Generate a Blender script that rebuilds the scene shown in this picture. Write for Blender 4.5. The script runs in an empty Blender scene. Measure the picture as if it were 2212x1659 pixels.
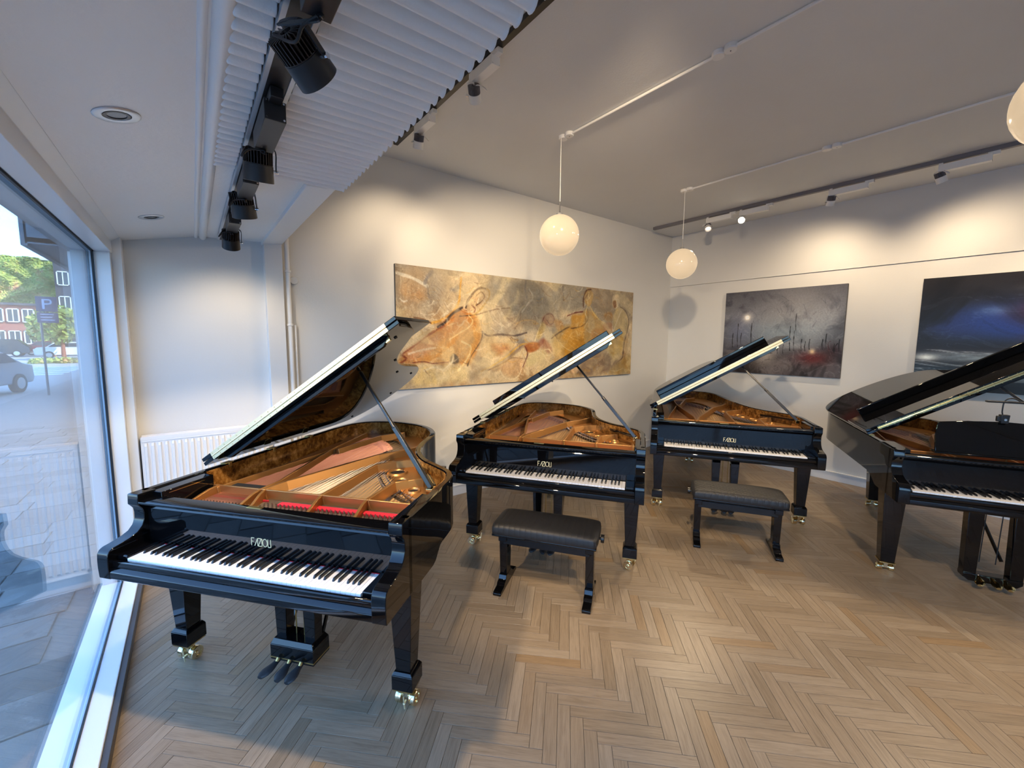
import bpy, bmesh, math, random
import numpy as np
from mathutils import Vector, Matrix
random.seed(7); np.random.seed(7)
S = bpy.context.scene
COL = S.collection
R = math.radians

# ------------------------------------------------------------------ camera
F_PX, CAM_Z, PITCH, ROLL, YAW = 896.92, 1.7843, R(6.017), R(0.477), R(37.63)
def cam_axes():
    cp, sp = math.cos(PITCH), math.sin(PITCH)
    fwd = Vector((0, cp, -sp)); right = Vector((1, 0, 0)); up = right.cross(fwd)
    cr, sr = math.cos(ROLL), math.sin(ROLL)
    r2 = cr*right + sr*up; u2 = -sr*right + cr*up
    m = Matrix.Rotation(-YAW, 3, 'Z')
    return m @ r2, m @ u2, m @ fwd
CR, CU, CF = cam_axes()
cam_d = bpy.data.cameras.new('camera')
cam = bpy.data.objects.new('camera', cam_d); COL.objects.link(cam)
mw = Matrix((CR, CU, -CF)).transposed().to_4x4(); mw.translation = Vector((0, 0, CAM_Z))
cam.matrix_world = mw
cam_d.sensor_width = 36; cam_d.sensor_fit = 'HORIZONTAL'; cam_d.lens = 36*F_PX/2212
cam_d.clip_start = 0.02; cam_d.clip_end = 500
S.camera = cam
# ------------------------------------------------------------------ exposure
S.view_settings.view_transform = 'Standard'; S.view_settings.look = 'None'
S.view_settings.gamma = 1.0; S.view_settings.use_curve_mapping = False
S.view_settings.exposure = 0.72
# ------------------------------------------------------------------ sky and sun
SUN_EL, SKY_K, SUN_K = R(38), 1.25, 6.0
sun_dir = Vector((0.55, -0.62, 0)).normalized()*math.cos(SUN_EL) + Vector((0, 0, math.sin(SUN_EL)))
world = bpy.data.worlds.new('world'); S.world = world; world.use_nodes = True
wn = world.node_tree; wn.nodes.clear()
sky = wn.nodes.new('ShaderNodeTexSky'); sky.sky_type = 'NISHITA'; sky.sun_disc = False
sky.sun_elevation = SUN_EL; sky.sun_rotation = math.atan2(sun_dir.x, sun_dir.y)
sky.air_density = 1.0; sky.dust_density = 0.15; sky.ozone_density = 2.4
bg = wn.nodes.new('ShaderNodeBackground'); bg.inputs[1].default_value = SKY_K
wo = wn.nodes.new('ShaderNodeOutputWorld')
tint = wn.nodes.new('ShaderNodeMix'); tint.data_type = 'RGBA'; tint.blend_type = 'MULTIPLY'; tint.inputs[0].default_value = 1.0
tint.inputs[7].default_value = (.52, .77, 1.14, 1)      # deep blue autumn sky, as the camera's warm white balance shows it
gam = wn.nodes.new('ShaderNodeGamma'); gam.inputs[1].default_value = .55
wn.links.new(sky.outputs[0], gam.inputs[0]); wn.links.new(gam.outputs[0], tint.inputs[6]); wn.links.new(tint.outputs[2], bg.inputs[0]); wn.links.new(bg.outputs[0], wo.inputs[0])
sd = bpy.data.lights.new('sun', 'SUN'); sd.energy = SUN_K; sd.angle = R(0.6); sd.color = (1, .95, .86)
so = bpy.data.objects.new('sun', sd); COL.objects.link(so)
so.rotation_euler = (-sun_dir).to_track_quat('-Z', 'Y').to_euler()

# ------------------------------------------------------------------ materials
def mat(name):
    m = bpy.data.materials.new(name); m.use_nodes = True
    nt = m.node_tree; b = nt.nodes['Principled BSDF']
    return m, nt, b
def N(nt, t, **kw):
    n = nt.nodes.new(t)
    for k, v in kw.items():
        if k in n.inputs.keys() if isinstance(k, str) else False: n.inputs[k].default_value = v
        else: setattr(n, k, v)
    return n
def L(nt, a, b): nt.links.new(a, b)
def ramp(nt, fac, stops):
    r = nt.nodes.new('ShaderNodeValToRGB'); e = r.color_ramp.elements
    while len(e) < len(stops): e.new(0.5)
    for i, (p, c) in enumerate(stops):
        e[i].position = p; e[i].color = (*c, 1)
    L(nt, fac, r.inputs[0]); return r
def noise(nt, vec, scale, detail=4, rough=.55, dist=0):
    n = nt.nodes.new('ShaderNodeTexNoise'); n.inputs['Scale'].default_value = scale
    n.inputs['Detail'].default_value = detail; n.inputs['Roughness'].default_value = rough
    n.inputs['Distortion'].default_value = dist
    if vec is not None: L(nt, vec, n.inputs['Vector'])
    return n
def objco(nt, scale=None):
    t = nt.nodes.new('ShaderNodeTexCoord')
    if scale is None: return t.outputs['Object']
    m = nt.nodes.new('ShaderNodeMapping'); m.inputs['Scale'].default_value = scale
    L(nt, t.outputs['Object'], m.inputs[0]); return m.outputs[0]
def bump(nt, b, h, strength, dist):
    bp = nt.nodes.new('ShaderNodeBump'); bp.inputs['Strength'].default_value = strength
    bp.inputs['Distance'].default_value = dist
    L(nt, h, bp.inputs['Height']); L(nt, bp.outputs[0], b.inputs['Normal'])
def simple(name, col, rough=.5, metal=0, spec=None, coat=0, emit=None, es=0):
    m, nt, b = mat(name)
    b.inputs['Base Color'].default_value = (*col, 1); b.inputs['Roughness'].default_value = rough
    b.inputs['Metallic'].default_value = metal
    if spec is not None: b.inputs['Specular IOR Level'].default_value = spec
    if coat: b.inputs['Coat Weight'].default_value = coat; b.inputs['Coat Roughness'].default_value = .03
    if emit: b.inputs['Emission Color'].default_value = (*emit, 1); b.inputs['Emission Strength'].default_value = es
    return m
def plaster(name, col, bs=.25, rough=.6, sc=60):
    m, nt, b = mat(name); v = objco(nt)
    n = noise(nt, v, 1.3, 3); c = ramp(nt, n.outputs[0], [(.3, tuple(x*.965 for x in col)), (.7, col)])
    L(nt, c.outputs[0], b.inputs['Base Color']); b.inputs['Roughness'].default_value = rough
    n2 = noise(nt, v, sc, 5, .6); bump(nt, b, n2.outputs[0], bs, .003)
    return m
M = {}
M['wall'] = plaster('wall_paint', (.72, .715, .70))
M['ceil'] = plaster('ceiling_paint', (.77, .77, .76), .3, .8, 90)
M['soffit'] = plaster('soffit_gloss_paint', (.88, .87, .85), .5, .35, 35)
M['trim'] = simple('white_gloss_trim', (.80, .80, .80), .3)
M['frame'] = simple('white_window_frame', (.78, .81, .84), .28)
M['seal'] = simple('black_rubber_seal', (.008, .009, .012), .5)
M['darkstrip'] = simple('dark_skirting_strip', (.06, .06, .065), .4)
M['lacquer'] = simple('black_piano_lacquer', (.0025, .0025, .003), .025, 0, .5)
M['black_satin'] = simple('black_satin', (.006, .006, .007), .28)
M['black_plastic'] = simple('black_fixture_metal', (.012, .012, .014), .42)
M['fin_brown'] = simple('dark_brown_heatsink', (.03, .022, .02), .4, .3)
M['white_plastic'] = simple('white_plastic', (.88, .87, .85), .35)
M['greytrack'] = simple('grey_metal_track', (.20, .19, .21), .45, .1)
M['blacktrack'] = simple('black_metal_track', (.01, .01, .012), .4)
M['alu'] = simple('silver_aluminium', (.55, .57, .6), .3, .9)
M['alupaint'] = simple('pale_silver_lacquer', (.55, .56, .58), .3, .3)
M['castermetal'] = simple('pale_polished_caster_brass', (.90, .78, .52), .17, 1)
M['lampface'] = simple('grey_lamp_reflector', (.16, .17, .18), .25, .8)
M['brass'] = simple('polished_brass', (.86, .66, .30), .16, 1)
M['brassdull'] = simple('satin_brass', (.62, .44, .17), .3, 1)
M['brasspale'] = simple('pale_polished_brass', (.88, .74, .46), .33, .55)
M['chrome'] = simple('chrome', (.8, .8, .8), .12, 1)
M['ivory'] = simple('white_key_resin', (.84, .84, .86), .22)
M['ebony'] = simple('black_key_resin', (.006, .006, .007), .3)
M['redfelt'] = simple('red_felt', (.55, .012, .03), .9)
M['blackfelt'] = simple('black_felt', (.01, .01, .01), .95)
M['gold_letter'] = simple('gold_inlay_letters', (.85, .72, .42), .5, .4)
M['string'] = simple('steel_string', (.42, .40, .38), .3, 1)
M['copper'] = simple('copper_wound_string', (.62, .30, .25), .35, 1)
M['pin'] = simple('nickel_tuning_pin', (.75, .70, .62), .2, 1)
M['hole_shade'] = simple('plate_hole_shade', (.01, .006, .004), .8)
M['rubber'] = simple('black_rubber', (.01, .01, .012), .55)
M['globe'] = simple('glowing_opal_glass', (.26, .22, .17), .12, 0, .5, 0, (1.0, .74, .46), .37)
M['lens_on'] = simple('lit_lamp_lens', (.9, .8, .7), .2, 0, None, 0, (1.0, .85, .6), 18)
M['lens_off'] = simple('lamp_lens_glow', (.5, .5, .5), .2, 0, None, 0, (1.0, .8, .6), 1.2)
M['asphalt'] = plaster('street_asphalt', (.34, .33, .31), .3, .9, 8)  # the asphalt's own grey, mottled at random
M['whitepaint'] = simple('road_marking_white', (.8, .8, .78), .7)
M['brickwall'] = plaster('red_brick_far', (.30, .11, .075), .3, .9, 4)
M['darkfac'] = plaster('dark_grey_facade', (.045, .05, .065), .2, .7, 4)
M['canopy'] = plaster('grey_metal_canopy', (.16, .17, .19), .2, .6, 4)
M['extwall'] = plaster('grey_render_outside', (.30, .33, .37), .3, .8, 8)
M['winlight'] = simple('pale_window_frames', (.62, .66, .70), .4)
M['glassdark'] = simple('dark_window_glass', (.03, .04, .05), .08)
M['signblue'] = simple('dark_blue_sign', (.030, .045, .13), .4)
M['signlight'] = simple('pale_sign_print', (.45, .55, .72), .5)
M['pole'] = simple('grey_steel_pole', (.14, .15, .17), .4, .5)
M['car_dark'] = simple('dark_car_paint', (.012, .013, .018), .15)
M['car_white'] = simple('white_car_paint', (.6, .62, .63), .2)
M['car_red'] = simple('dark_red_car_paint', (.12, .01, .012), .2)
M['car_silver'] = simple('silver_car_paint', (.35, .38, .42), .2)
M['tyre'] = simple('black_tyre', (.01, .01, .01), .7)

def m_leaf():
    m, nt, b = mat('ivy_leaves'); v = objco(nt)
    n = noise(nt, v, .35, 5, .7); n2 = noise(nt, v, 2.6, 4, .7)
    mx = N(nt, 'ShaderNodeMath', operation='ADD'); L(nt, n.outputs[0], mx.inputs[0])
    s = N(nt, 'ShaderNodeMath', operation='MULTIPLY'); s.inputs[1].default_value = .6; L(nt, n2.outputs[0], s.inputs[0]); L(nt, s.outputs[0], mx.inputs[1])
    c = ramp(nt, mx.outputs[0], [(.52, (.05, .10, .02)), (.72, (.22, .30, .05)), (.86, (.42, .44, .10)), (1.0, (.50, .24, .12))])
    L(nt, c.outputs[0], b.inputs['Base Color']); b.inputs['Roughness'].default_value = .6
    return m
M['ivy'] = m_leaf()
def m_burl():
    m, nt, b = mat('burl_veneer'); v = objco(nt)
    n = noise(nt, v, 6, 5, .65, 1.2)
    vo = nt.nodes.new('ShaderNodeTexVoronoi'); vo.inputs['Scale'].default_value = 34; L(nt, n.outputs[1], vo.inputs['Vector'])
    n3 = noise(nt, v, 42, 3, .6, .5)
    a = N(nt, 'ShaderNodeMath', operation='MULTIPLY'); a.inputs[1].default_value = .55; L(nt, n3.outputs[0], a.inputs[0])
    s = N(nt, 'ShaderNodeMath', operation='ADD'); L(nt, n.outputs[0], s.inputs[0]); L(nt, a.outputs[0], s.inputs[1])
    c = ramp(nt, s.outputs[0], [(.55, (.03, .011, .003)), (.72, (.12, .046, .009)), (.84, (.26, .115, .025)), (1.0, (.42, .22, .06))])
    L(nt, c.outputs[0], b.inputs['Base Color']); b.inputs['Roughness'].default_value = .14
    return m
M['burl'] = m_burl()
def m_plate():
    m, nt, b = mat('gold_bronze_iron'); v = objco(nt)
    n = noise(nt, v, 300, 2); bump(nt, b, n.outputs[0], .12, .0006)
    b.inputs['Base Color'].default_value = (.50, .25, .08, 1); b.inputs['Metallic'].default_value = .72
    b.inputs['Roughness'].default_value = .33
    return m
M['plate'] = m_plate()
def m_spruce():
    m, nt, b = mat('spruce_soundboard'); v = objco(nt, (55, 3, 3))
    n = noise(nt, v, 1, 4, .5)
    c = ramp(nt, n.outputs[0], [(.3, (.50, .30, .13)), (.7, (.66, .44, .22))])
    L(nt, c.outputs[0], b.inputs['Base Color']); b.inputs['Roughness'].default_value = .35
    return m
M['spruce'] = m_spruce()
def m_pinblock():
    m, nt, b = mat('dark_woven_pin_bed'); v = objco(nt)
    w = nt.nodes.new('ShaderNodeTexWave'); w.inputs['Scale'].default_value = 60; L(nt, v, w.inputs[0])
    c = ramp(nt, w.outputs[0], [(.3, (.05, .03, .02)), (.7, (.22, .16, .12))])
    L(nt, c.outputs[0], b.inputs['Base Color']); b.inputs['Roughness'].default_value = .5
    return m
M['pinbed'] = m_pinblock()
def m_cushion(name, mode):
    m, nt, b = mat(name); tc = nt.nodes.new('ShaderNodeTexCoord')
    b.inputs['Base Color'].default_value = (.012, .012, .014, 1); b.inputs['Roughness'].default_value = .5
    mp = nt.nodes.new('ShaderNodeMapping'); L(nt, tc.outputs['Object'], mp.inputs[0])
    if mode == 'quilt': mp.inputs['Rotation'].default_value = (0, 0, R(45))
    w = nt.nodes.new('ShaderNodeTexWave'); w.inputs['Scale'].default_value = 8.0 if mode == 'lines' else 9
    w.bands_direction = 'X'; L(nt, mp.outputs[0], w.inputs[0])
    h = w.outputs[1]
    if mode == 'quilt':
        w2 = nt.nodes.new('ShaderNodeTexWave'); w2.inputs['Scale'].default_value = 9; w2.bands_direction = 'Y'; L(nt, mp.outputs[0], w2.inputs[0])
        mn = N(nt, 'ShaderNodeMath', operation='MINIMUM'); L(nt, w.outputs[1], mn.inputs[0]); L(nt, w2.outputs[1], mn.inputs[1]); h = mn.outputs[0]
    p = N(nt, 'ShaderNodeMath', operation='POWER'); p.inputs[1].default_value = .35; L(nt, h, p.inputs[0])
    n = noise(nt, tc.outputs['Object'], 500, 2)
    a = N(nt, 'ShaderNodeMath', operation='MULTIPLY_ADD'); a.inputs[1].default_value = .25; L(nt, n.outputs[0], a.inputs[0]); L(nt, p.outputs[0], a.inputs[2])
    bump(nt, b, a.outputs[0], .5, .004)
    return m
M['leather_lines'] = m_cushion('black_stitched_leather', 'lines')
M['leather_quilt'] = m_cushion('black_quilted_leather', 'quilt')
def m_glass():
    m = bpy.data.materials.new('window_glass'); m.use_nodes = True; nt = m.node_tree; nt.nodes.clear()
    o = nt.nodes.new('ShaderNodeOutputMaterial'); mx = nt.nodes.new('ShaderNodeMixShader')
    tr = nt.nodes.new('ShaderNodeBsdfTransparent'); tr.inputs[0].default_value = (.93, .965, .97, 1)
    gl = nt.nodes.new('ShaderNodeBsdfGlossy'); gl.inputs['Roughness'].default_value = 0.0; gl.inputs[0].default_value = (1, 1, 1, 1)
    fr = nt.nodes.new('ShaderNodeFresnel'); ge = nt.nodes.new('ShaderNodeNewGeometry')
    mr = nt.nodes.new('ShaderNodeMapRange'); mr.inputs['To Min'].default_value = 1.45; mr.inputs['To Max'].default_value = 1/1.45
    L(nt, ge.outputs['Backfacing'], mr.inputs['Value']); L(nt, mr.outputs[0], fr.inputs['IOR'])
    L(nt, fr.outputs[0], mx.inputs[0]); L(nt, tr.outputs[0], mx.inputs[1]); L(nt, gl.outputs[0], mx.inputs[2]); L(nt, mx.outputs[0], o.inputs[0])
    return m
M['glass'] = m_glass()
def m_oak():
    m, nt, b = mat('oak_parquet'); uv = nt.nodes.new('ShaderNodeUVMap'); uv.uv_map = 'UVMap'
    oi = nt.nodes.new('ShaderNodeObjectInfo'); ge = nt.nodes.new('ShaderNodeNewGeometry')
    ad = N(nt, 'ShaderNodeMath', operation='ADD'); L(nt, oi.outputs['Random'], ad.inputs[0]); L(nt, ge.outputs['Random Per Island'], ad.inputs[1])
    fr = N(nt, 'ShaderNodeMath', operation='FRACT'); L(nt, ad.outputs[0], fr.inputs[0])
    wn_ = nt.nodes.new('ShaderNodeTexWhiteNoise'); wn_.noise_dimensions = '1D'; L(nt, fr.outputs[0], wn_.inputs['W'])
    sc = N(nt, 'ShaderNodeVectorMath', operation='SCALE'); sc.inputs['Scale'].default_value = 40; L(nt, wn_.outputs['Color'], sc.inputs[0])
    va = N(nt, 'ShaderNodeVectorMath', operation='ADD'); L(nt, uv.outputs[0], va.inputs[0]); L(nt, sc.outputs[0], va.inputs[1])
    mp = nt.nodes.new('ShaderNodeMapping'); mp.inputs['Scale'].default_value = (5, 75, 1); L(nt, va.outputs[0], mp.inputs[0])
    g = noise(nt, mp.outputs[0], 1, 5, .62, .9)
    mp2 = nt.nodes.new('ShaderNodeMapping'); mp2.inputs['Scale'].default_value = (12, 420, 1); L(nt, va.outputs[0], mp2.inputs[0])
    g2 = noise(nt, mp2.outputs[0], 1, 3, .6)
    tone = ramp(nt, fr.outputs[0], [(0, (.265, .197, .128)), (.25, (.325, .246, .165)), (.5, (.29, .218, .145)), (.75, (.355, .277, .193)), (.93, (.31, .232, .155)), (1, (.30, .198, .105))])
    gr = ramp(nt, g.outputs[0], [(.28, (.62, .60, .57)), (.5, (.92, .92, .92)), (.75, (1.12, 1.12, 1.12))])
    g2r = ramp(nt, g2.outputs[0], [(.36, (.72, .70, .68)), (.5, (1, 1, 1))])
    m1 = nt.nodes.new('ShaderNodeMix'); m1.data_type = 'RGBA'; m1.blend_type = 'MULTIPLY'; m1.inputs[0].default_value = .75
    L(nt, tone.outputs[0], m1.inputs[6]); L(nt, gr.outputs[0], m1.inputs[7])
    m2 = nt.nodes.new('ShaderNodeMix'); m2.data_type = 'RGBA'; m2.blend_type = 'MULTIPLY'; m2.inputs[0].default_value = .6
    L(nt, m1.outputs[2], m2.inputs[6]); L(nt, g2r.outputs[0], m2.inputs[7])
    L(nt, m2.outputs[2], b.inputs['Base Color']); b.inputs['Roughness'].default_value = .34
    b.inputs['Specular IOR Level'].default_value = .4
    bump(nt, b, g2.outputs[0], .12, .001)
    return m
M['oak'] = m_oak()
M['subfloor'] = simple('dark_joint_bed', (.05, .035, .02), .9)
def m_paving():
    m, nt, b = mat('stone_slab'); v = objco(nt)
    oi = nt.nodes.new('ShaderNodeObjectInfo'); ge = nt.nodes.new('ShaderNodeNewGeometry')
    n = noise(nt, v, 9, 5, .7); n2 = noise(nt, v, 90, 3, .6)
    s = N(nt, 'ShaderNodeMath', operation='ADD'); L(nt, n.outputs[0], s.inputs[0]); L(nt, ge.outputs['Random Per Island'], s.inputs[1])
    c = ramp(nt, s.outputs[0], [(.4, (.12, .12, .115)), (1.0, (.19, .185, .175)), (1.4, (.24, .235, .22))])
    L(nt, c.outputs[0], b.inputs['Base Color']); b.inputs['Roughness'].default_value = .8
    bump(nt, b, n2.outputs[0], .5, .004)
    return m
M['paving'] = m_paving()
def m_art(name):
    m, nt, b = mat(name); a = nt.nodes.new('ShaderNodeVertexColor'); a.layer_name = 'Col'
    v = objco(nt); n = noise(nt, v, 55, 5, .65, .6)
    r_ = ramp(nt, n.outputs[0], [(.3, (.72, .72, .72)), (.6, (1.15, 1.15, 1.15))])
    mx = nt.nodes.new('ShaderNodeMix'); mx.data_type = 'RGBA'; mx.blend_type = 'MULTIPLY'; mx.inputs[0].default_value = .6
    L(nt, a.outputs[0], mx.inputs[6]); L(nt, r_.outputs[0], mx.inputs[7]); L(nt, mx.outputs[2], b.inputs['Base Color'])
    b.inputs['Roughness'].default_value = .4; n2 = noise(nt, v, 25, 5, .6, .8); bump(nt, b, n2.outputs[0], .25, .004)
    return m

# ------------------------------------------------------------------ mesh helpers
class MB:
    def __init__(s): s.v = []; s.f = []; s.uv = None
    def add(s, vs, fs):
        o = len(s.v); s.v += [tuple(v) for v in vs]; s.f += [tuple(i+o for i in f) for f in fs]; return s
    def box(s, x0, x1, y0, y1, z0, z1):
        return s.add([(x0,y0,z0),(x1,y0,z0),(x1,y1,z0),(x0,y1,z0),(x0,y0,z1),(x1,y0,z1),(x1,y1,z1),(x0,y1,z1)],
                     [(0,3,2,1),(4,5,6,7),(0,1,5,4),(1,2,6,5),(2,3,7,6),(3,0,4,7)])
    def obox(s, c, ax, ay, az):   # oriented box: centre + half axis vectors
        c, ax, ay, az = map(Vector, (c, ax, ay, az)); vs = []
        for k in (-1, 1):
            for a, b in ((-1,-1),(1,-1),(1,1),(-1,1)): vs.append(c + a*ax + b*ay + k*az)
        return s.add(vs, [(0,3,2,1),(4,5,6,7),(0,1,5,4),(1,2,6,5),(2,3,7,6),(3,0,4,7)])
    def beam(s, a, b, w, h, up=(0,0,1)):
        a, b, up = Vector(a), Vector(b), Vector(up); d = b-a; side = d.cross(up).normalized(); u = side.cross(d).normalized()
        return s.obox((a+b)/2, d/2, side*w/2, u*h/2)
    def frus(s, z0, a0, b0, z1, a1, b1, cx=0, cy=0):   # rectangular frustum half sizes a (x) b (y)
        vs = [(cx+i*a, cy+j*b, z) for z, a, b in ((z0, a0, b0), (z1, a1, b1)) for i, j in ((-1,-1),(1,-1),(1,1),(-1,1))]
        return s.add(vs, [(0,3,2,1),(4,5,6,7),(0,1,5,4),(1,2,6,5),(2,3,7,6),(3,0,4,7)])
    def prism(s, poly, fn, a, b):   # extrude 2D poly; fn(p, t) -> xyz
        n = len(poly); vs = [fn(p, a) for p in poly] + [fn(p, b) for p in poly]
        return s.add(vs, [tuple(range(n)), tuple(range(2*n-1, n-1, -1))] + [(i, i+n, (i+1) % n+n, (i+1) % n) for i in range(n)])
    def cyl(s, a, b, r, seg=16, r2=None, caps=True):
        a, b = Vector(a), Vector(b); r2 = r if r2 is None else r2; d = (b-a).normalized()
        t = Vector((0,0,1)) if abs(d.z) < .9 else Vector((1,0,0)); e1 = d.cross(t).normalized(); e2 = d.cross(e1)
        vs = []
        for c, q in ((a, r), (b, r2)):
            for i in range(seg):
                an = 2*math.pi*i/seg; vs.append(c + q*(math.cos(an)*e1 + math.sin(an)*e2))
        fs = [(i, (i+1) % seg, (i+1) % seg+seg, i+seg) for i in range(seg)]
        if caps: fs += [tuple(range(seg-1, -1, -1)), tuple(range(seg, 2*seg))]
        return s.add(vs, fs)
    def tube(s, pts, r, seg=8):
        pts = [Vector(p) for p in pts]; n = len(pts); vs = []; e = None
        for i, p in enumerate(pts):
            d = (pts[min(i+1, n-1)] - pts[max(i-1, 0)]).normalized()
            if e is None:
                t = Vector((0,0,1)) if abs(d.z) < .9 else Vector((1,0,0)); e = d.cross(t).normalized()
            e = (e - d*e.dot(d)).normalized(); e2 = d.cross(e)
            rr = r[i] if isinstance(r, (list, tuple)) else r
            for k in range(seg):
                an = 2*math.pi*k/seg; vs.append(p + rr*(math.cos(an)*e + math.sin(an)*e2))
        fs = [(i*seg+k, i*seg+(k+1) % seg, (i+1)*seg+(k+1) % seg, (i+1)*seg+k) for i in range(n-1) for k in range(seg)]
        fs += [tuple(range(seg-1, -1, -1)), tuple(range((n-1)*seg, n*seg))]
        return s.add(vs, fs)
    def lathe(s, prof, c=(0,0,0), axis=(0,0,1), seg=24):
        c, d = Vector(c), Vector(axis).normalized(); t = Vector((0,0,1)) if abs(d.z) < .9 else Vector((1,0,0))
        e1 = d.cross(t).normalized(); e2 = d.cross(e1); vs = []
        for r, h in prof:
            for k in range(seg):
                an = 2*math.pi*k/seg; vs.append(c + d*h + r*(math.cos(an)*e1 + math.sin(an)*e2))
        n = len(prof)
        return s.add(vs, [(i*seg+k, i*seg+(k+1) % seg, (i+1)*seg+(k+1) % seg, (i+1)*seg+k) for i in range(n-1) for k in range(seg)])
    def build(s, name, m, parent=None, bevel=0, angle=35, seg=2, fixn=True, kind=None, label=None):
        me = bpy.data.meshes.new(name); me.from_pydata(s.v, [], s.f)
        if fixn:
            bm = bmesh.new(); bm.from_mesh(me); bmesh.ops.recalc_face_normals(bm, faces=bm.faces); bm.to_mesh(me); bm.free()
        me.materials.append(m if not isinstance(m, str) else M[m])
        me.polygons.foreach_set('use_smooth', [True]*len(me.polygons)); me.set_sharp_from_angle(angle=R(angle))
        o = bpy.data.objects.new(name, me); COL.objects.link(o)
        if parent is not None: o.parent = parent
        if bevel:
            b = o.modifiers.new('bevel', 'BEVEL'); b.width = bevel; b.segments = seg; b.limit_method = 'ANGLE'; b.angle_limit = R(35); b.harden_normals = False
        if kind: o['kind'] = kind
        if label: o['label'] = label
        return o
def tag(o, label, cat, group=None):
    o['label'] = label; o['category'] = cat
    if group: o['group'] = group
    return o
def thing(name, label, cat, loc=(0,0,0), rz=0, group=None):
    o = bpy.data.objects.new(name, None); COL.objects.link(o); o.empty_display_size = .1
    o.location = loc; o.rotation_euler = (0, 0, rz); return tag(o, label, cat, group)
def struct(name, mb, m, bevel=0, **kw):
    o = mb.build(name, m, bevel=bevel, **kw); o['kind'] = 'structure'; return o
def children(o): return [c for c in bpy.data.objects if c.parent == o]
def copy_tree(root):
    kids = {}
    for c in bpy.data.objects:
        if c.parent is not None: kids.setdefault(c.parent.name, []).append(c)
    def rec(o, parent):
        c = o.copy(); COL.objects.link(c)
        if parent is not None: c.parent = parent
        for k in kids.get(o.name, []): rec(k, c)
        return c
    return rec(root, None)
def catmull(P, n=8, closed=False):
    out = []; m = len(P)
    for i in range(m if closed else m-1):
        p0 = P[(i-1) % m] if closed or i > 0 else P[i]; p1 = P[i]; p2 = P[(i+1) % m]; p3 = P[(i+2) % m] if closed or i+2 < m else P[(i+1) % m]
        for k in range(n):
            t = k/n; out.append(tuple(.5*((2*p1[j]) + (-p0[j]+p2[j])*t + (2*p0[j]-5*p1[j]+4*p2[j]-p3[j])*t*t + (-p0[j]+3*p1[j]-3*p2[j]+p3[j])*t**3) for j in range(len(p1))))
    if not closed: out.append(tuple(P[-1]))
    return out

# ------------------------------------------------------------------ room shell
XR, YB, ZC = 6.53, 4.07, 3.53      # right wall, back wall, ceiling
YF = -4.6                          # front of the room, behind the camera
XG = -0.49                         # glass
fl = struct('floor', MB().box(-.36, XR+.2, YF, YB+.2, -.12, -.012), 'subfloor')
struct('wall_back', MB().box(-.62, XR+.2, YB, YB+.25, -.2, 4.2), 'wall')
wr = MB().box(XR, XR+.25, YF, YB+.2, -.2, 2.70).box(XR-.012, XR+.25, YF, YB, 2.703, 4.2)
struct('wall_right', wr, 'wall')
struct('wall_front', MB().box(-.7, XR+.2, YF-.2, YF, -.2, 4.2), 'wall')
struct('ceiling', MB().box(.60, XR+.3, YF-.2, YB+.2, ZC, ZC+.2), 'ceil')
# window side: low ceiling over the bay, soffit upstand
zs = lambda x: 2.462 + (x+.345)*(.094/.445) if x < .10 else 2.556 + (x-.10)*.045
bay = MB()
prof = [(-.345, zs(-.345)), (.10, zs(.10)), (.10, 2.75), (-.345, 2.75)]
bay.prism(prof, lambda p, t: (p[0], t, p[1]), YF, YB)
struct('ceiling_bay_outer', bay, 'soffit')['label'] = 'low sloping ceiling over the window bay'
struct('ceiling_bay_inner', MB().prism([(.10, 2.556), (.60, 2.577), (.60, 2.8), (.10, 2.8)], lambda p, t: (p[0], t, p[1]), YF, YB), 'soffit')
struct('wall_upstand', MB().box(.56, .66, YF, YB, 2.64, ZC+.1), 'wall')
# beam under the soffit and pilaster below it
struct('trim_beam', MB().prism([(.505, 2.545), (.648, 2.560), (.648, 2.7), (.505, 2.7)], lambda p, t: (p[0], t, p[1]), 2.36, YB), 'soffit', .004)
struct('trim_pilaster', MB().box(.515, .645, 3.985, YB+.02, 0, 2.56), 'wall', .003)
# double round moulding along the ceiling step
def half_round(x, z, r, y0, y1, x2=None):
    mb = MB(); x2 = x if x2 is None else x2
    mb.tube([(x, y0, z), (x2, y1, z)], r, 14); return mb
struct('trim_moulding', half_round(.118, 2.556, .024, YB, YF, .085), 'soffit')
struct('trim_moulding_small', half_round(.076, 2.552, .012, YB, YF, .045), 'soffit')
# window header, frame, sill
def winframe():
    hd = MB().prism([(-.47, 2.345), (-.39, 2.352), (-.39, 2.43), (-.345, 2.462), (-.345, 2.70), (-.47, 2.70)], lambda p, t: (p[0], t, p[1]), YF, YB)
    struct('trim_window_head', hd, 'frame', .002)
    struct('trim_window_jamb', MB().box(-.475, -.395, 3.90, YB+.01, 0, 2.40), 'frame', .003)
    struct('trim_jamb_lining', MB().box(-.395, -.343, 3.955, YB+.01, 0, 2.47), 'frame', .002)
    for i, y in enumerate((1.2, -1.7)):
        struct('trim_window_mullion', MB().box(-.475, -.41, y-.05, y+.05, .06, 2.35), 'frame', .003)
    struct('trim_window_sill', MB().box(-.478, -.392, YF, 3.905, -.10, .062), 'frame', .004)
    struct('trim_sill_skirting', MB().box(-.392, -.366, YF, 3.96, -.05, .052), 'darkstrip', .002)
    seal = MB().box(-.484, -.476, YF, 3.9, .055, .066).box(-.484, -.476, YF, 3.9, 2.338, 2.352).box(-.486, -.474, 3.886, 3.90, .055, 2.352)
    struct('trim_window_seal', seal, 'seal')
    struct('wall_exterior_upper', MB().box(-.62, -.47, YF-.3, YB+.1, 2.35, 3.3), 'extwall')
    struct('trim_outer_sill', MB().box(-.60, -.495, YF, 3.96, -.14, .03), 'frame', .004)
winframe()
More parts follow.
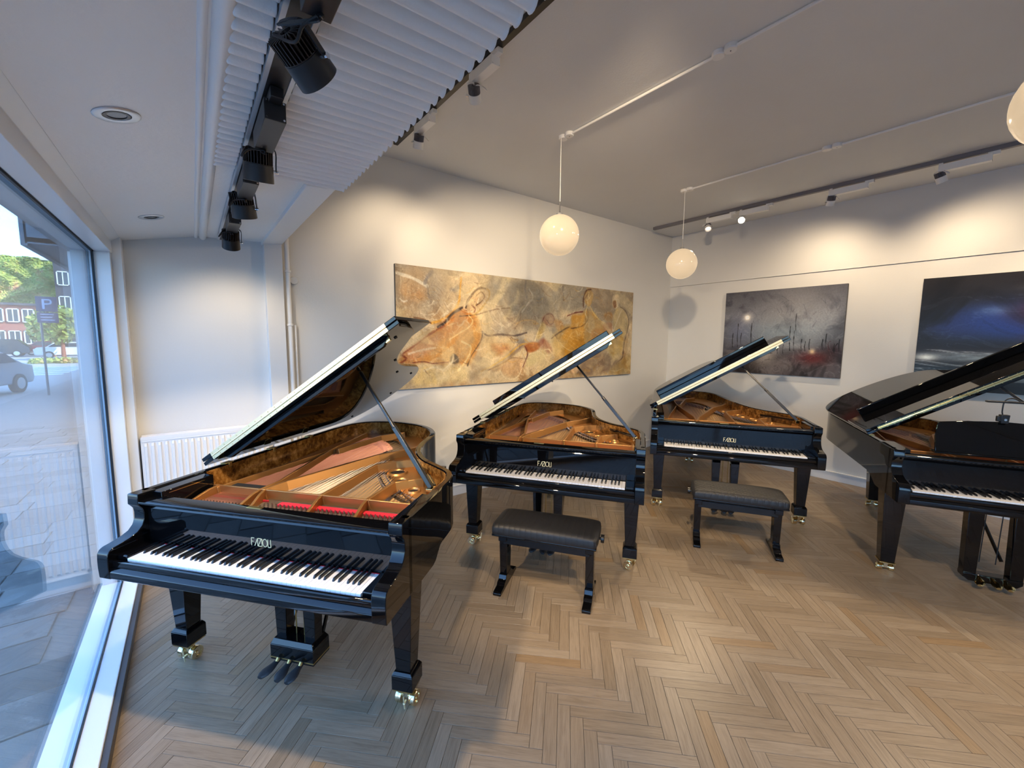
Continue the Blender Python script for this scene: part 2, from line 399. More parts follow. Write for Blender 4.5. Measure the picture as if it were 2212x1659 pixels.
for i, (a, b) in enumerate(((1.25, 3.892), (-1.65, 1.15), (-4.55, -1.75))):
    w = struct('window_%d' % (i+1), MB().box(-.497, -.491, a-.02, b+.004, .03, 2.36), 'glass', fixn=True)
    w['label'] = 'tall pane of shop window glass'
# baseboards
struct('baseboard_back', MB().box(.66, XR, YB-.016, YB+.01, 0, .105).box(.66, XR, YB-.026, YB+.01, .105, .12), 'trim', .003)
struct('baseboard_right', MB().box(XR-.016, XR+.01, YF, YB-.02, 0, .105).box(XR-.026, XR+.01, YF, YB-.02, .105, .12), 'trim', .003)
struct('baseboard_left', MB().box(-.34, .51, YB-.016, YB+.01, 0, .14), 'trim', .003)

# ------------------------------------------------------------------ herringbone floor
PW = .0603; PL = 6*PW; TH = .012
e1 = Vector((.70711, -.70711)); e2 = Vector((-.70711, -.70711)); A0 = Vector((1.376, 1.893))
def plank_mesh(name):
    g = .0007; x0, x1, y0, y1 = g, PL-g, g, PW-g; c = .0007
    v = [(x0,y0,-.008),(x1,y0,-.008),(x1,y1,-.008),(x0,y1,-.008),(x0,y0,-c),(x1,y0,-c),(x1,y1,-c),(x0,y1,-c),
         (x0+c,y0+c,0),(x1-c,y0+c,0),(x1-c,y1-c,0),(x0+c,y1-c,0)]
    f = [(0,1,5,4),(1,2,6,5),(2,3,7,6),(3,0,4,7),(4,5,9,8),(5,6,10,9),(6,7,11,10),(7,4,8,11),(8,9,10,11)]
    return v, f
PV, PF = plank_mesh('plank')
pm = bpy.data.meshes.new('plank'); pm.from_pydata(PV, [], PF); pm.materials.append(M['oak'])
ul = pm.uv_layers.new(name='UVMap')
for l in pm.loops: ul.data[l.index].uv = (PV[l.vertex_index][0], PV[l.vertex_index][1])
planks = []
for j in range(-16, 16):
    for k in range(-90, 90):
        o = A0 + j*6*PW*(e1-e2) + k*PW*(e1+e2)
        planks.append((o, math.atan2(e1.y, e1.x), 1))
        planks.append((o + PW*e2 + PW*e1, math.atan2(e2.y, e2.x), 0))
def corners(o, ang, kind):
    # kind 1: width direction e2 = clockwise normal of e1 ; kind 0: width direction -e1
    d = Vector((math.cos(ang), math.sin(ang))); w = e2 if kind else -e1
    return [o, o+d*PL, o+d*PL+w*PW, o+w*PW]
def in_view(p):
    q = Vector((p.x, p.y, 0)) - Vector((0, 0, CAM_Z)); z = q.dot(CF)
    if z < .1: return None
    u = 1106 + F_PX*q.dot(CR)/z; v = 829.5 - F_PX*q.dot(CU)/z
    return z if (-20 < u < 2232 and v < 1690) else None
vis, rest = [], []
for o, a, kd in planks:
    cs = corners(o, a, kd); c = (cs[0]+cs[2])/2
    if c.x < -.42 or c.x > XR+.2 or c.y > YB+.2 or c.y < YF: continue
    inside = all(-.366 < p.x < XR and YF < p.y < YB for p in cs)
    z = in_view(c)
    if z is not None and inside: vis.append((z, cs, a, kd))
    else: rest.append(cs)
vis.sort(key=lambda t: t[0])
pm2 = pm.copy()   # width runs clockwise of the length
for v in pm2.vertices: v.co.y = -v.co.y
pm2.flip_normals()
for z, cs, a, kd in vis[:300]:
    ob = bpy.data.objects.new('plank', pm2); COL.objects.link(ob); ob.parent = fl
    ob.location = (cs[0].x, cs[0].y, 0); ob.rotation_euler = (0, 0, a)
allr = [t[1] for t in vis[300:]] + rest
vs = []; fs = []; uvs = []
def clip(poly):
    def cut(poly, ax, val, keep_less):
        out = []
        for i in range(len(poly)):
            p, q = poly[i], poly[(i+1) % len(poly)]; ip = (p[ax] < val) == keep_less; iq = (q[ax] < val) == keep_less
            if ip: out.append(p)
            if ip != iq:
                t = (val-p[ax])/(q[ax]-p[ax]); out.append(p + (q-p)*t)
        return out
    for ax, val, kl in ((0, -.366, False), (0, XR, True), (1, YB, True)):
        if poly: poly = cut(poly, ax, val, kl)
    return poly
for cs in allr:
    d = (cs[1]-cs[0]).normalized(); w = (cs[3]-cs[0]).normalized(); g = .0008
    poly = [cs[0]+d*g+w*g, cs[1]-d*g+w*g, cs[2]-d*g-w*g, cs[3]+d*g-w*g]
    poly = clip(poly)
    if len(poly) < 3: continue
    b = len(vs); n = len(poly)
    for zz in (0, -.008):
        for p in poly: vs.append((p.x, p.y, zz)); uvs.append(((p-cs[0]).dot(d), (p-cs[0]).dot(w)))
    fs.append(tuple(range(b+n-1, b-1, -1)))
    fs += [(b+i, b+(i+1) % n, b+n+(i+1) % n, b+n+i) for i in range(n)]
pme = bpy.data.meshes.new('plank_field'); pme.from_pydata(vs, [], fs); pme.materials.append(M['oak'])
ul = pme.uv_layers.new(name='UVMap')
vi = np.zeros(len(pme.loops), dtype=np.int32); pme.loops.foreach_get('vertex_index', vi)
ul.data.foreach_set('uv', np.array(uvs, dtype=np.float32)[vi].ravel())
po = bpy.data.objects.new('planks', pme); COL.objects.link(po); po.parent = fl; po['kind'] = 'stuff'

# ------------------------------------------------------------------ pianos
HWK = .6125
def offset_path(P, d):
    out = []; n = len(P)
    for i in range(n):
        a = Vector(P[max(i-1, 0)]); b = Vector(P[min(i+1, n-1)]); t = (b-a).normalized(); nrm = Vector((t.y, -t.x))
        out.append((P[i][0]+nrm.x*d, P[i][1]+nrm.y*d))
    return out
OUT_SHORT = [(-.745,.17),(-.745,.7),(-.745,1.25),(-.745,1.62),(-.738,1.82),(-.70,1.97),(-.60,2.08),(-.45,2.13),(-.25,2.12),(-.05,2.05),(.10,1.93),(.20,1.77),(.235,1.60),(.262,1.42),(.325,1.22),(.44,1.05),(.58,.935),(.69,.84),(.735,.73),(.745,.58),(.745,.4),(.745,.17)]
OUT_LONG = [(-.745,.17),(-.745,.9),(-.745,1.6),(-.745,2.2),(-.735,2.45),(-.67,2.63),(-.53,2.725),(-.33,2.745),(-.13,2.735),(.03,2.66),(.12,2.48),(.17,2.2),(.235,1.83),(.30,1.50),(.39,1.22),(.50,1.04),(.62,.93),(.71,.83),(.74,.70),(.745,.55),(.745,.4),(.745,.17)]
LETTERS = [([[(0,0),(0,1),(.42,1)],[(0,.56),(.32,.56)]], .46), ([[(0,0),(.46,1),(.46,0)]], .52), ([[(.02,1),(.48,1),(0,0),(.48,0)]], .56), ([[(0,0),(0,1)]], .12),
           ([[(.33+.33*math.cos(t*math.pi/10), .5+.5*math.sin(t*math.pi/10)) for t in range(21)]], .76), ([[(0,1),(0,0),(.34,0)]], .40), ([[(0,0),(0,1)]], .1)]
def lettering(h, y):
    mb = MB(); x = 0; segs = []
    for st, adv in LETTERS:
        for pl in st:
            for a, b in zip(pl, pl[1:]): segs.append(((x+a[0])*h, a[1]*h, (x+b[0])*h, b[1]*h))
        x += adv
    w = x*h
    for ax, az, bx, bz in segs: mb.beam((ax-w/2, y, az), (bx-w/2, y, bz), .0014, .0022, up=(1,0,0) if abs(ax-bx) < 1e-6 else (0,1,0)) if False else mb.obox(((ax+bx)/2-w/2, y, (az+bz)/2), ((bx-ax)/2, 0, (bz-az)/2), (0, .0008, 0), Vector((-(bz-az), 0, bx-ax)).normalized()*.0017)
    return mb
def loft_rim(outer, inner, zb, zt):
    """solid wall between two open paths, zb(y) bottom height"""
    n = len(outer); vs = []
    for i in range(n):
        (ox, oy), (ix, iy) = outer[i], inner[i]
        vs += [(ox, oy, zb(oy)), (ox, oy, zt-.006), (ox+(ix-ox)*.15, oy+(iy-oy)*.15, zt), (ox+(ix-ox)*.85, oy+(iy-oy)*.85, zt), (ix, iy, zt-.006), (ix, iy, zb(oy))]
    fs = [(i*6+k, i*6+(k+1) % 6, (i+1)*6+(k+1) % 6, (i+1)*6+k) for i in range(n-1) for k in range(6)]
    fs += [tuple(range(6)), tuple(range((n-1)*6+5, (n-1)*6-1, -1))]
    return MB().add(vs, fs)
def earfill(poly, z0, z1):
    """closed 2D polygon to a thin solid (n-gon caps)"""
    n = len(poly); return MB().add([(x, y, z0) for x, y in poly] + [(x, y, z1) for x, y in poly],
        [tuple(range(n-1, -1, -1)), tuple(range(n, 2*n))] + [(i, (i+1) % n, n+(i+1) % n, n+i) for i in range(n)])
key_meshes = {}
def make_leg(root, x, y, plain=False, top=.70, lever=None, rot=0):
    lg = MB()
    if not plain:
        lg.frus(.196, .038, .041, top, .062, .064, x, y); lg.frus(.105, .054, .057, .180, .054, .057, x, y); lg.frus(.180, .054, .057, .197, .043, .046, x, y)
    else:
        lg.frus(.080, .044, .042, top, .070, .068, x, y)
    o = lg.build('leg', 'lacquer', root, .003)
    zc = .105 if not plain else .08
    MB().box(x-.05, x+.05, y-.053, y+.053, zc-.008, zc).build('ferrule', 'brassdull', o, .001)
    r = .036 if not plain else .026; g = .022; w = .030
    ca = MB(); d = Vector((math.cos(rot), math.sin(rot), 0)); c = Vector((x, y, r)); s_ = Vector((-d.y, d.x, 0))
    for sg in (-1, 1):
        a = c + d*sg*g; b = c + d*sg*(g+w)
        ca.lathe([(0, 0), (r*.96, 0), (r, .003), (r, w-.003), (r*.93, w), (r*.62, w), (r*.58, w-.006), (r*.30, w-.006), (r*.28, w+.002), (0, w+.003)], a, d*sg, 22)
    ca.cyl(c-d*g, c+d*g, .012, 12)
    ca.obox(c+Vector((0,0,r*.75)), d*.012, s_*.018, (0,0,r*.55)); ca.cyl((x, y, r*1.4), (x, y, zc-.006), .017, 12)
    cs = ca.build('caster', 'castermetal', o, 0, 30)
    if lever is not None:
        dv = Vector((math.cos(lever), math.sin(lever), 0)); a = c+dv*.03
        MB().cyl(a+Vector((0,0,-.025))+dv*.02, a+Vector((0,0,.05))+dv*.035, .0035, 8).cyl(a+dv*.0, a+dv*.03+Vector((0,0,.01)), .005, 8).build('brake_lever', 'brasspale', o)
    return o
def add_keys(root):
    if not key_meshes:
        w = .0234
        a = MB().box(0, w-.0009, 0, .150, .726, .745); b = MB().add([(-.0055,.052,.744),(.0055,.052,.744),(.0055,.150,.744),(-.0055,.150,.744),(-.0042,.060,.7575),(.0042,.060,.7575),(.0042,.150,.7575),(-.0042,.150,.7575)],
            [(0,3,2,1),(4,5,6,7),(0,1,5,4),(1,2,6,5),(2,3,7,6),(3,0,4,7)])
        oa = a.build('white_key', 'ivory', root, .0012); ob = b.build('black_key', 'ebony', root, .0012)
        key_meshes['w'] = oa; key_meshes['b'] = ob; first = True
    else: first = False
    W = 1.225/52; nw = 0
    for i in range(88):
        note = (i+9) % 12; black = note in (1, 3, 6, 8, 10)
        src = key_meshes['b' if black else 'w']
        if first and ((black and i == 1) or (not black and i == 0)): o = src
        else:
            o = src.copy(); COL.objects.link(o); o.parent = root
        if black:
            sh = {1: -.0018, 3: .0018, 6: -.0022, 8: 0, 10: .0022}[note]
            o.location = (-HWK + nw*W + sh, 0, 0)
        else:
            o.location = (-HWK + nw*W, 0, 0); nw += 1
def build_piano(label, loc, rz, outline, yl, lid_ang, hw=.745, plain=False, stretch=1.0, desk=False, levers=(None, None, None), crot=(0, 0, 0), lyre_x=-.02, lidw=None, redline=False):
    root = thing('grand_piano', label, 'piano', (*loc, 0), rz, 'black grand pianos in the showroom')
    sx = hw/.745
    oc = [(x*sx, y if y < .5 else .5+(y-.5)*stretch) for x, y in outline]
    outer = catmull(oc, 6); inner = offset_path(outer, .040)
    ymax = max(p[1] for p in outer)
    def zb(y):
        t = min(max((y-.44)/.10, 0), 1); t = t*t*(3-2*t); return .648 + .068*t
    rim = loft_rim(outer, inner, zb, 1.008).build('case', 'lacquer', root, 0, 30)
    # veneered inner rim face, black up front
    i0 = [k for k, p in enumerate(inner) if p[1] > .47]; ins = inner[i0[0]:i0[-1]+1]; ins2 = offset_path(ins, .004)
    ven = MB(); n = len(ins)
    vs = []
    for a, b in zip(ins, ins2): vs += [(a[0], a[1], .86), (a[0], a[1], 1.001), (b[0], b[1], 1.001), (b[0], b[1], .86)]
    ven.add(vs, [(i*4+k, i*4+(k+1) % 4, (i+1)*4+(k+1) % 4, (i+1)*4+k) for i in range(n-1) for k in range(4)] + [(0,1,2,3), ((n-1)*4+3, (n-1)*4+2, (n-1)*4+1, (n-1)*4)])
    ven.build('inner_veneer', 'burl' if not plain else 'burl', root, label='dark burl wood veneer lining')
    # cheeks
    ci = hw-.065
    prof = [(.2,1.008),(.115,1.008),(.112,1.002),(.110,.955),(.116,.948),(.131,.928),(.135,.905),(.134,.875),(.122,.845),(.100,.822),(.065,.808),(.020,.798),(-.010,.793),(-.026,.784),(-.035,.768),(-.037,.74),(-.037,.70),(-.034,.652),(-.030,.648),(.2,.648)]
    for sg in (-1, 1):
        MB().prism(prof, lambda p, t: (t, p[0], p[1]), sg*ci, sg*hw).build('cheek', 'lacquer', root, .003, 40)
    # key bed, key slip, fallboard, ledge
    MB().prism([(-.032,.654),(-.026,.648),(.50,.648),(.50,.702),(.0,.702),(-.012,.704),(-.030,.690),(-.034,.684)], lambda p, t: (t, p[0], p[1]), -ci, ci).build('key_bed', 'lacquer', root, .0015, 40)
    MB().prism([(-.018,.703),(-.003,.703),(-.003,.733),(-.008,.737),(-.016,.736),(-.020,.731),(-.020,.708)], lambda p, t: (t, p[0], p[1]), -ci+.001, ci-.001).build('key_slip', 'lacquer', root, .001, 50)
    for sg in (-1, 1):
        kb = MB().box(min(sg*(HWK+.003), sg*(ci-.001)), max(sg*(HWK+.003), sg*(ci-.001)), .002, .150, .70, .756); kb.build('key_block', 'lacquer', root, .006, 40, 3)
    MB().box(-HWK-.003, HWK+.003, .002, .16, .702, .722).build('key_frame', 'black_satin', root)
    MB().box(-HWK, HWK, .1485, .1515, .735, .7475).build('felt_strip', 'redfelt' if redline else 'blackfelt', root)
    MB().prism([(.1525,.7515),(.156,.748),(.185,.748),(.188,.945),(.165,.952),(.1525,.925)], lambda p, t: (t, p[0], p[1]), -ci+.001, ci-.001).build('fallboard', 'lacquer', root, 0, 10)
    MB().prism([(.110,.962),(.116,.955),(.140,.953),(.140,.945),(.197,.945),(.197,.974),(.118,.974),(.111,.970)], lambda p, t: (t, p[0], p[1]), -ci+.001, ci-.001).build('front_rail', 'lacquer', root, .001, 50)
    MB().box(-.10, -.02, .170, .192, .9735, .9765).build('lock_plate', 'brassdull', root, .0008) if not plain else None
    if not plain:
        lt = lettering(.038, 0).build('lettering', 'gold_letter', root); lt.location = (-.005, .1518, .800)
    for sg, wd in ((-1, .055), (1, .011)):
        MB().box(min(sg*(ci-wd), sg*(ci+.026)), max(sg*(ci-wd), sg*(ci+.026)), .185, .475, .86, 1.000).build('side_panel', 'lacquer', root, .002)
    MB().beam((-ci+.057, .22, .985), (-ci+.057, .42, .985), .002, .004).build('slide_rail', 'brass', root)
    # soundboard, plate, strings
    sb = [(p[0], p[1]) for p in offset_path(inner, -.002)]
    earfill(sb, .858, .866).build('soundboard', 'spruce', root)
    pl = MB()
    st = lambda y: y if y < .5 else .5+(y-.5)*(ymax/2.13)
    q = lambda p: (p[0]*sx, st(p[1]))
    pinw = ci-.056; pinr = ci-.012
    # webs
    def strip(pts_a, pts_b, z0, z1):
        n = len(pts_a); vs = []
        for a, b in zip(pts_a, pts_b): vs += [(*a, z0), (*a, z1), (*b, z1), (*b, z0)]
        pl.add(vs, [(i*4+k, i*4+(k+1) % 4, (i+1)*4+(k+1) % 4, (i+1)*4+k) for i in range(n-1) for k in range(4)] + [(0,1,2,3), ((n-1)*4+3, (n-1)*4+2, (n-1)*4+1, (n-1)*4)])
    # hitch area following the bent side and tail
    hin = catmull([q(p) for p in [(.62,.56),(.50,.66),(.38,.78),(.25,.93),(.15,1.08),(.06,1.25),(-.01,1.48),(-.08,1.70),(-.22,1.87),(-.40,1.92),(-.55,1.86),(-.60,1.72)]], 4)
    rimi = offset_path(inner, .003)
    def near(p):
        return min(((r[0]-p[0])**2+(r[1]-p[1])**2, r) for r in rimi)[1]
    # walk along inner rim proportionally
    rr = [p for p in rimi if not (p[0] < -.5 and p[1] < 1.75*ymax/2.13)]; rr = rr[::-1]; rr = [p for p in rr if p[1] > .53]
    L_ = [0]
    for a, b in zip(rr, rr[1:]): L_.append(L_[-1]+math.hypot(a[0]-b[0], a[1]-b[1]))
    H_ = [0]
    for a, b in zip(hin, hin[1:]): H_.append(H_[-1]+math.hypot(a[0]-b[0], a[1]-b[1]))
    ro = []
    for h in H_:
        t = h/H_[-1]*L_[-1]; k = max(i for i in range(len(L_)) if L_[i] <= t+1e-9); k = min(k, len(rr)-2); f = (t-L_[k])/max(L_[k+1]-L_[k], 1e-9)
        ro.append((rr[k][0]+(rr[k+1][0]-rr[k][0])*f, rr[k][1]+(rr[k+1][1]-rr[k][1])*f))
    strip(hin, ro, .884, .896)
    # bass side flange and front rib
    strip([(-pinw, .46), (-pinw+.0, st(.9)), (-.66*sx, st(1.75))], [(-.56*sx, .46), (-.545*sx, st(.9)), (-.60*sx, st(1.75))], .884, .896)
    pl.box(-pinw, pinr, .468, .480, .885, .942)
    pl.box(-pinw, pinr, .197, .215, .86, .900)
    def strut(pts, w=.014, z0=.888, z1=.944):
        P_ = [q(p) for p in pts]
        for a, b in zip(P_, P_[1:]):
            d = Vector((b[0]-a[0], b[1]-a[1])).normalized()*.004; nx, ny = -d.y/.004*w/2, d.x/.004*w/2
            a = (a[0]-d.x, a[1]-d.y); b = (b[0]+d.x, b[1]+d.y)
            vs = [(a[0]+nx*2, a[1]+ny*2, z0), (a[0]-nx*2, a[1]-ny*2, z0), (b[0]-nx*2, b[1]-ny*2, z0), (b[0]+nx*2, b[1]+ny*2, z0),
                  (a[0]+nx*.8, a[1]+ny*.8, z1), (a[0]-nx*.8, a[1]-ny*.8, z1), (b[0]-nx*.8, b[1]-ny*.8, z1), (b[0]+nx*.8, b[1]+ny*.8, z1)]
            pl.add(vs, [(0,3,2,1),(4,5,6,7),(0,1,5,4),(1,2,6,5),(2,3,7,6),(3,0,4,7)])
    strut([(-.585,.46),(-.556,.727),(-.467,1.322),(-.42,1.40)], .012, .888, .935)
    strut([(-.304,.47),(-.304,.618),(-.464,1.323),(-.513,1.88)], .014)
    strut([(-.42,1.335),(-.333,1.813),(-.20,1.99)], .022)
    strut([(-.285,.47),(-.262,.612),(-.035,1.257),(.104,1.46),(.17,1.60)], .028)
    strut([(.083,.47),(.079,1.038),(.17,1.14),(.29,1.22)], .024)
    strut([(.358,.47),(.366,.749),(.43,.80),(.50,.85)], .024)
    strut([(.655,.47),(.64,.62)], .012)
    # front S-shaped braces from the rail down to the rib
    for xa, xb in ((-.284,-.306), (-.200,-.276), (.128,.086), (.393,.355), (-.600,-.590), (.655,.655)):
        prof_ = [(0, .905), (.05, .908), (.11, .925), (.16, .938), (.215, .942), (.215, .885), (0, .87)]
        vs = []; 
        for sg in (-.008, .008):
            for t, z in prof_: f = t/.215; vs.append(((xa+(xb-xa)*f)*sx+sg, .255+t, z))
        m_ = len(prof_); pl.add(vs, [tuple(range(m_)), tuple(range(2*m_-1, m_-1, -1))] + [(i, i+m_, (i+1) % m_+m_, (i+1) % m_) for i in range(m_)])
    plate = pl.build('iron_plate', 'plate', root, .0025, 40)
    for hx, hy, hr in ((.100,1.215,.044), (.235,1.040,.058), (.340,.885,.046), (.490,.750,.036), (.035,1.50,.030)):
        c = q((hx, hy)); prof_ = [(hr*.80,.0), (hr*.86,.008), (hr*.95,.012), (hr*1.05,.011), (hr*1.16,.004), (hr*1.22,0)]
        rg = MB().lathe(prof_, (c[0], c[1], .8955), (0,0,1), 28).build('plate_ring', 'plate', plate)
        MB().cyl((c[0], c[1], .890), (c[0], c[1], .8972), hr*.84, 24).build('hole_shade_disc', 'hole_shade', rg)  # dark disc laid on the uncut plate for the shade in its hole
    MB().box(-pinw+.002, pinr-.002, .20, .469, .862, .886).build('pin_bed', 'pinbed', root)
    MB().box(-.13*sx, pinr-.004, .393, .432, .885, .9000).build('felt_strip', 'redfelt', root, .004, 40)
    MB().box(-pinw+.01, -.22*sx, .432, .438, .885, .897).build('felt_strip', 'redfelt', root)
    pins = MB()
    for i in range(66):
        for r_ in range(3):
            px = -.19*sx + i*(.835*sx/66) + r_*.0035
            if min(abs(px-.12*sx), abs(px-.385*sx)) < .011: continue
            pins.cyl((px, .318+r_*.024+(i % 2)*.010, .884), (px, .318+r_*.024+(i % 2)*.010, .910), .0032, 6)
    for i in range(32):
        px = -.575*sx + i*.0102
        if abs(px+.292) < .012: continue
        for r_ in range(2): pins.cyl((px, .30+r_*.03+(i % 2)*.012, .884), (px, .30+r_*.03+(i % 2)*.012, .908), .0032, 6)
    pins.build('tuning_pins', 'pin', root, 0, 40, kind='stuff')
    bs = MB(); ts = MB()
    def string(mb, a, b, w):
        d = (Vector(b)-Vector(a)).normalized(); n_ = Vector((-d.y, d.x, 0))*w; up = Vector((0, 0, w*1.4)); a, b = Vector(a), Vector(b)
        mb.add([a+n_, a-n_, a+up, b+n_, b-n_, b+up], [(0,3,4,1),(1,4,5,2),(2,5,3,0)])
    for i in range(44):
        t = i/43; a = (-.578*sx+t*.27*sx, .33, .892); m = (a[0]*1.0, .475, .900)
        e = q((-.50+.42*t, 1.86-.30*t*t)); e = (e[0], e[1], .905)
        string(bs, a, m, .0011); string(bs, m, e, .0013)
    for i in range(150):
        t = i/149; x0 = (-.245+t*.855)*sx
        if min(abs(x0-.085*sx), abs(x0-.357*sx)) < .012: continue
        a = (x0+.02, .34, .888); m = (x0, .475, .893)
        k = min(int(t*(len(hin)-14)*1.0), len(hin)-1); ee = hin[max(0, (len(hin)-10) - int(t*(len(hin)-10)))]
        e = (ee[0]+.02, ee[1]+.02, .898)
        string(ts, a, m, .0007); string(ts, m, e, .0007)
    bs.build('bass_strings', 'copper', root, fixn=False, kind='stuff'); ts.build('treble_strings', 'string', root, fixn=False, kind='stuff')
    # bridges
    br = catmull([q(p) for p in [(.54,.60),(.40,.69),(.28,.79),(.17,.92),(.06,1.08),(-.03,1.28),(-.10,1.50)]], 5)
    bb = offset_path(br, .014); g = MB(); vs = []
    for a, b in zip(br, bb): vs += [(*a, .866), (*a, .889), (*b, .889), (*b, .866)]
    g.add(vs, [(i*4+k, i*4+(k+1) % 4, (i+1)*4+(k+1) % 4, (i+1)*4+k) for i in range(len(br)-1) for k in range(4)]); g.build('treble_bridge', 'black_satin', root)
    ag = MB()
    for a, b in zip(br[::1], br[1:]):
        for f in (0, .25, .5, .75):
            px, py = a[0]+(b[0]-a[0])*f-.03, a[1]+(b[1]-a[1])*f-.03
            ag.box(px+.029, px+.031, py+.027, py+.029, .889, .899); ag.box(px+.060, px+.0625, py+.056, py+.059, .896, .902)
    ag.build('bridge_pins', 'pin', root, kind='stuff')
    bp = catmull([q(p) for p in [(-.47,1.80),(-.33,1.78),(-.20,1.66),(-.11,1.53)]], 5); bq = offset_path(bp, .03); g = MB(); vs = []
    for a, b in zip(bp, bq): vs += [(*a, .866), (*a, .902), (*b, .902), (*b, .866)]
    g.add(vs, [(i*4+k, i*4+(k+1) % 4, (i+1)*4+(k+1) % 4, (i+1)*4+k) for i in range(len(bp)-1) for k in range(4)]); g.build('bass_bridge', 'greytrack', root)
    dm = MB()
    for i in range(24):
        px = -.555*sx+i*.0105; dm.box(px-.0035, px+.0035, .52, .57, .905, .922)
    for i in range(16):
        px = .14*sx+i*.0125; dm.box(px-.004, px+.004, .49, .53, .897, .912)
    dm.build('dampers', 'blackfelt', root, kind='stuff')
    # lid
    lx0, lz0 = -(hw+.018), 1.016
    W_ = lidw or (2*hw+.055)
    ld = bpy.data.objects.new('lid', None)
    oo = offset_path(outer, -.014)
    pts = [(p[0]-lx0, p[1]) for p in oo if p[1] > yl+.02]
    pts = [(max(p[0], 0.002), p[1]) for p in pts]
    poly = [(0.002, yl)] + pts + [(W_, yl)]
    poly = [(min(p[0], W_), p[1]) for p in poly]
    T = .022
    lid = earfill(poly, 0, T).build('lid', 'lacquer', root, .003, 35)
    lid.location = (lx0, 0, lz0); lid.rotation_euler = (0, -lid_ang, 0)
    fy = 2*yl-.112
    flap = MB().prism([(.004, yl+.0005), (W_-.004, yl+.0005), (W_-.004, fy-.004), (W_-.10, fy), (.10, fy), (.004, fy-.004)], lambda p, t: (p[0], p[1], t), T+.004, 2*T+.004).build('lid_flap', 'lacquer', root, .003, 35)
    flap.location = lid.location; flap.rotation_euler = lid.rotation_euler
    lip = MB().box(.11, W_-.12, fy-.035, fy-.006, 2*T+.003, 2*T+.072).build('flap_lip', 'lacquer', flap, .006, 40)
    ml = MB().prism([(.09,-.001),(.14,-.034),(W_-.17,-.034),(W_-.115,-.001)], lambda p, t: (p[0], t, p[1]), yl+.055, yl+.080).build('lid_moulding', 'lacquer', lid, .003)
    MB().box(W_-.150, W_-.120, yl+.058, yl+.076, -.026, -.0005).build('lid_catch', 'brass', lid, .001)
    h1 = MB().box(.085, W_-.075, yl-.0015, yl+.001, .002 if not plain else .011, T-.001).build('hinge_leaf', 'brasspale' if not plain else 'brass', lid)
    h2 = MB().box(.085, W_-.075, yl-.0015, yl+.001, T+.0045, (2*T if not plain else T+.010)+.003).build('hinge_leaf', 'brasspale' if not plain else 'brass', flap)
    kn = MB(); nseg = 15
    for i in range(nseg):
        a = .087+(W_-.162)/nseg*i; kn.cyl((a, yl-.002, T+.002), (a+(W_-.162)/nseg-.003, yl-.002, T+.002), .0028, 8)
    kn.build('hinge_knuckles', 'brass', lid)
    sc = MB()
    for i in range(26):
        for zz in (T*.45, T*1.5+.004): sc.cyl((.10+i*(W_-.20)/25, yl-.0030, zz), (.10+i*(W_-.20)/25, yl-.001, zz), .0026, 8)
    sc.build('hinge_screws', 'brassdull', lid, kind='stuff')
    bf = MB()
    for p in ((W_-.13, yl+.16), (W_-.40, 1.12), (.95, 1.45*ymax/2.13), (.88, 1.80*ymax/2.13), (.5, 2.03*ymax/2.13), (.12, 1.9*ymax/2.13)):
        bf.cyl((p[0], p[1], -.006), (p[0], p[1], .001), .010, 12)
    bf.build('rubber_buffers', 'rubber', lid, kind='stuff')
    # lid hinges on the bass side
    for yy in (.66, 1.02, 1.40*ymax/2.13*(1 if ymax < 2.4 else 1)):
        MB().box(-hw+.002, -hw+.040, yy-.03, yy+.03, 1.0085, 1.0135).box(-hw+.036, -hw+.046, yy-.010, yy+.010, .985, 1.012).build('side_hinge', 'brassdull', root, .001)
    # prop stick
    ca, sa = math.cos(lid_ang), math.sin(lid_ang)
    def onlid(s, y, off=-.004): return Vector((lx0+s*ca-off*sa*-1*-1, y, lz0+s*sa+off*ca))
    base = Vector((.665*sx, .60, .985)); top = onlid(min(1.04, W_*.69)*sx, .84)
    if plain: top = onlid(.95, .86)
    d = (top-base).normalized()
    ps = MB(); mid = base + (top-base)*.50
    sec = lambda a, b, w, h: ps.beam(a, b, w, h, up=(0,1,0))
    sec(base, mid, .026, .020); sec(mid+d*.012, top, .017, .016)
    stick = ps.build('prop_stick', 'black_satin', root, .003)
    MB().cyl(mid-d*.012, mid+d*.022, .013, 12).build('prop_joint', 'black_satin', stick, .002)
    MB().obox(base-Vector((0,0,.012)), (.018,0,0), (0,.03,0), (0,0,.016)).build('prop_bracket', 'brass', stick, .002)
    b2 = Vector((.668*sx, .63, .982)); MB().beam(b2, b2+Vector((-.245, .40, -.03)), .024, .022).build('short_prop', 'lacquer', root, .003)
    MB().beam(b2+Vector((-.01,.015,.0115)), b2+Vector((-.13,.21,-.004)), .004, .003).build('prop_inlay', 'brass', root)
    # legs
    make_leg(root, -.66*sx, .295, plain, .70, levers[0], crot[0]); make_leg(root, .66*sx, .295, plain, .70, levers[1], crot[1])
    make_leg(root, -.235, (1.63 if ymax < 2.4 else 2.2)*(1.16 if plain else 1), plain, .72, levers[2], crot[2])
    MB().box(-.40*sx, .30*sx, .5, st(1.75), .700, .735).build('under_frame', 'black_satin', root, .003)
    # lyre
    ly = MB(); lx = lyre_x
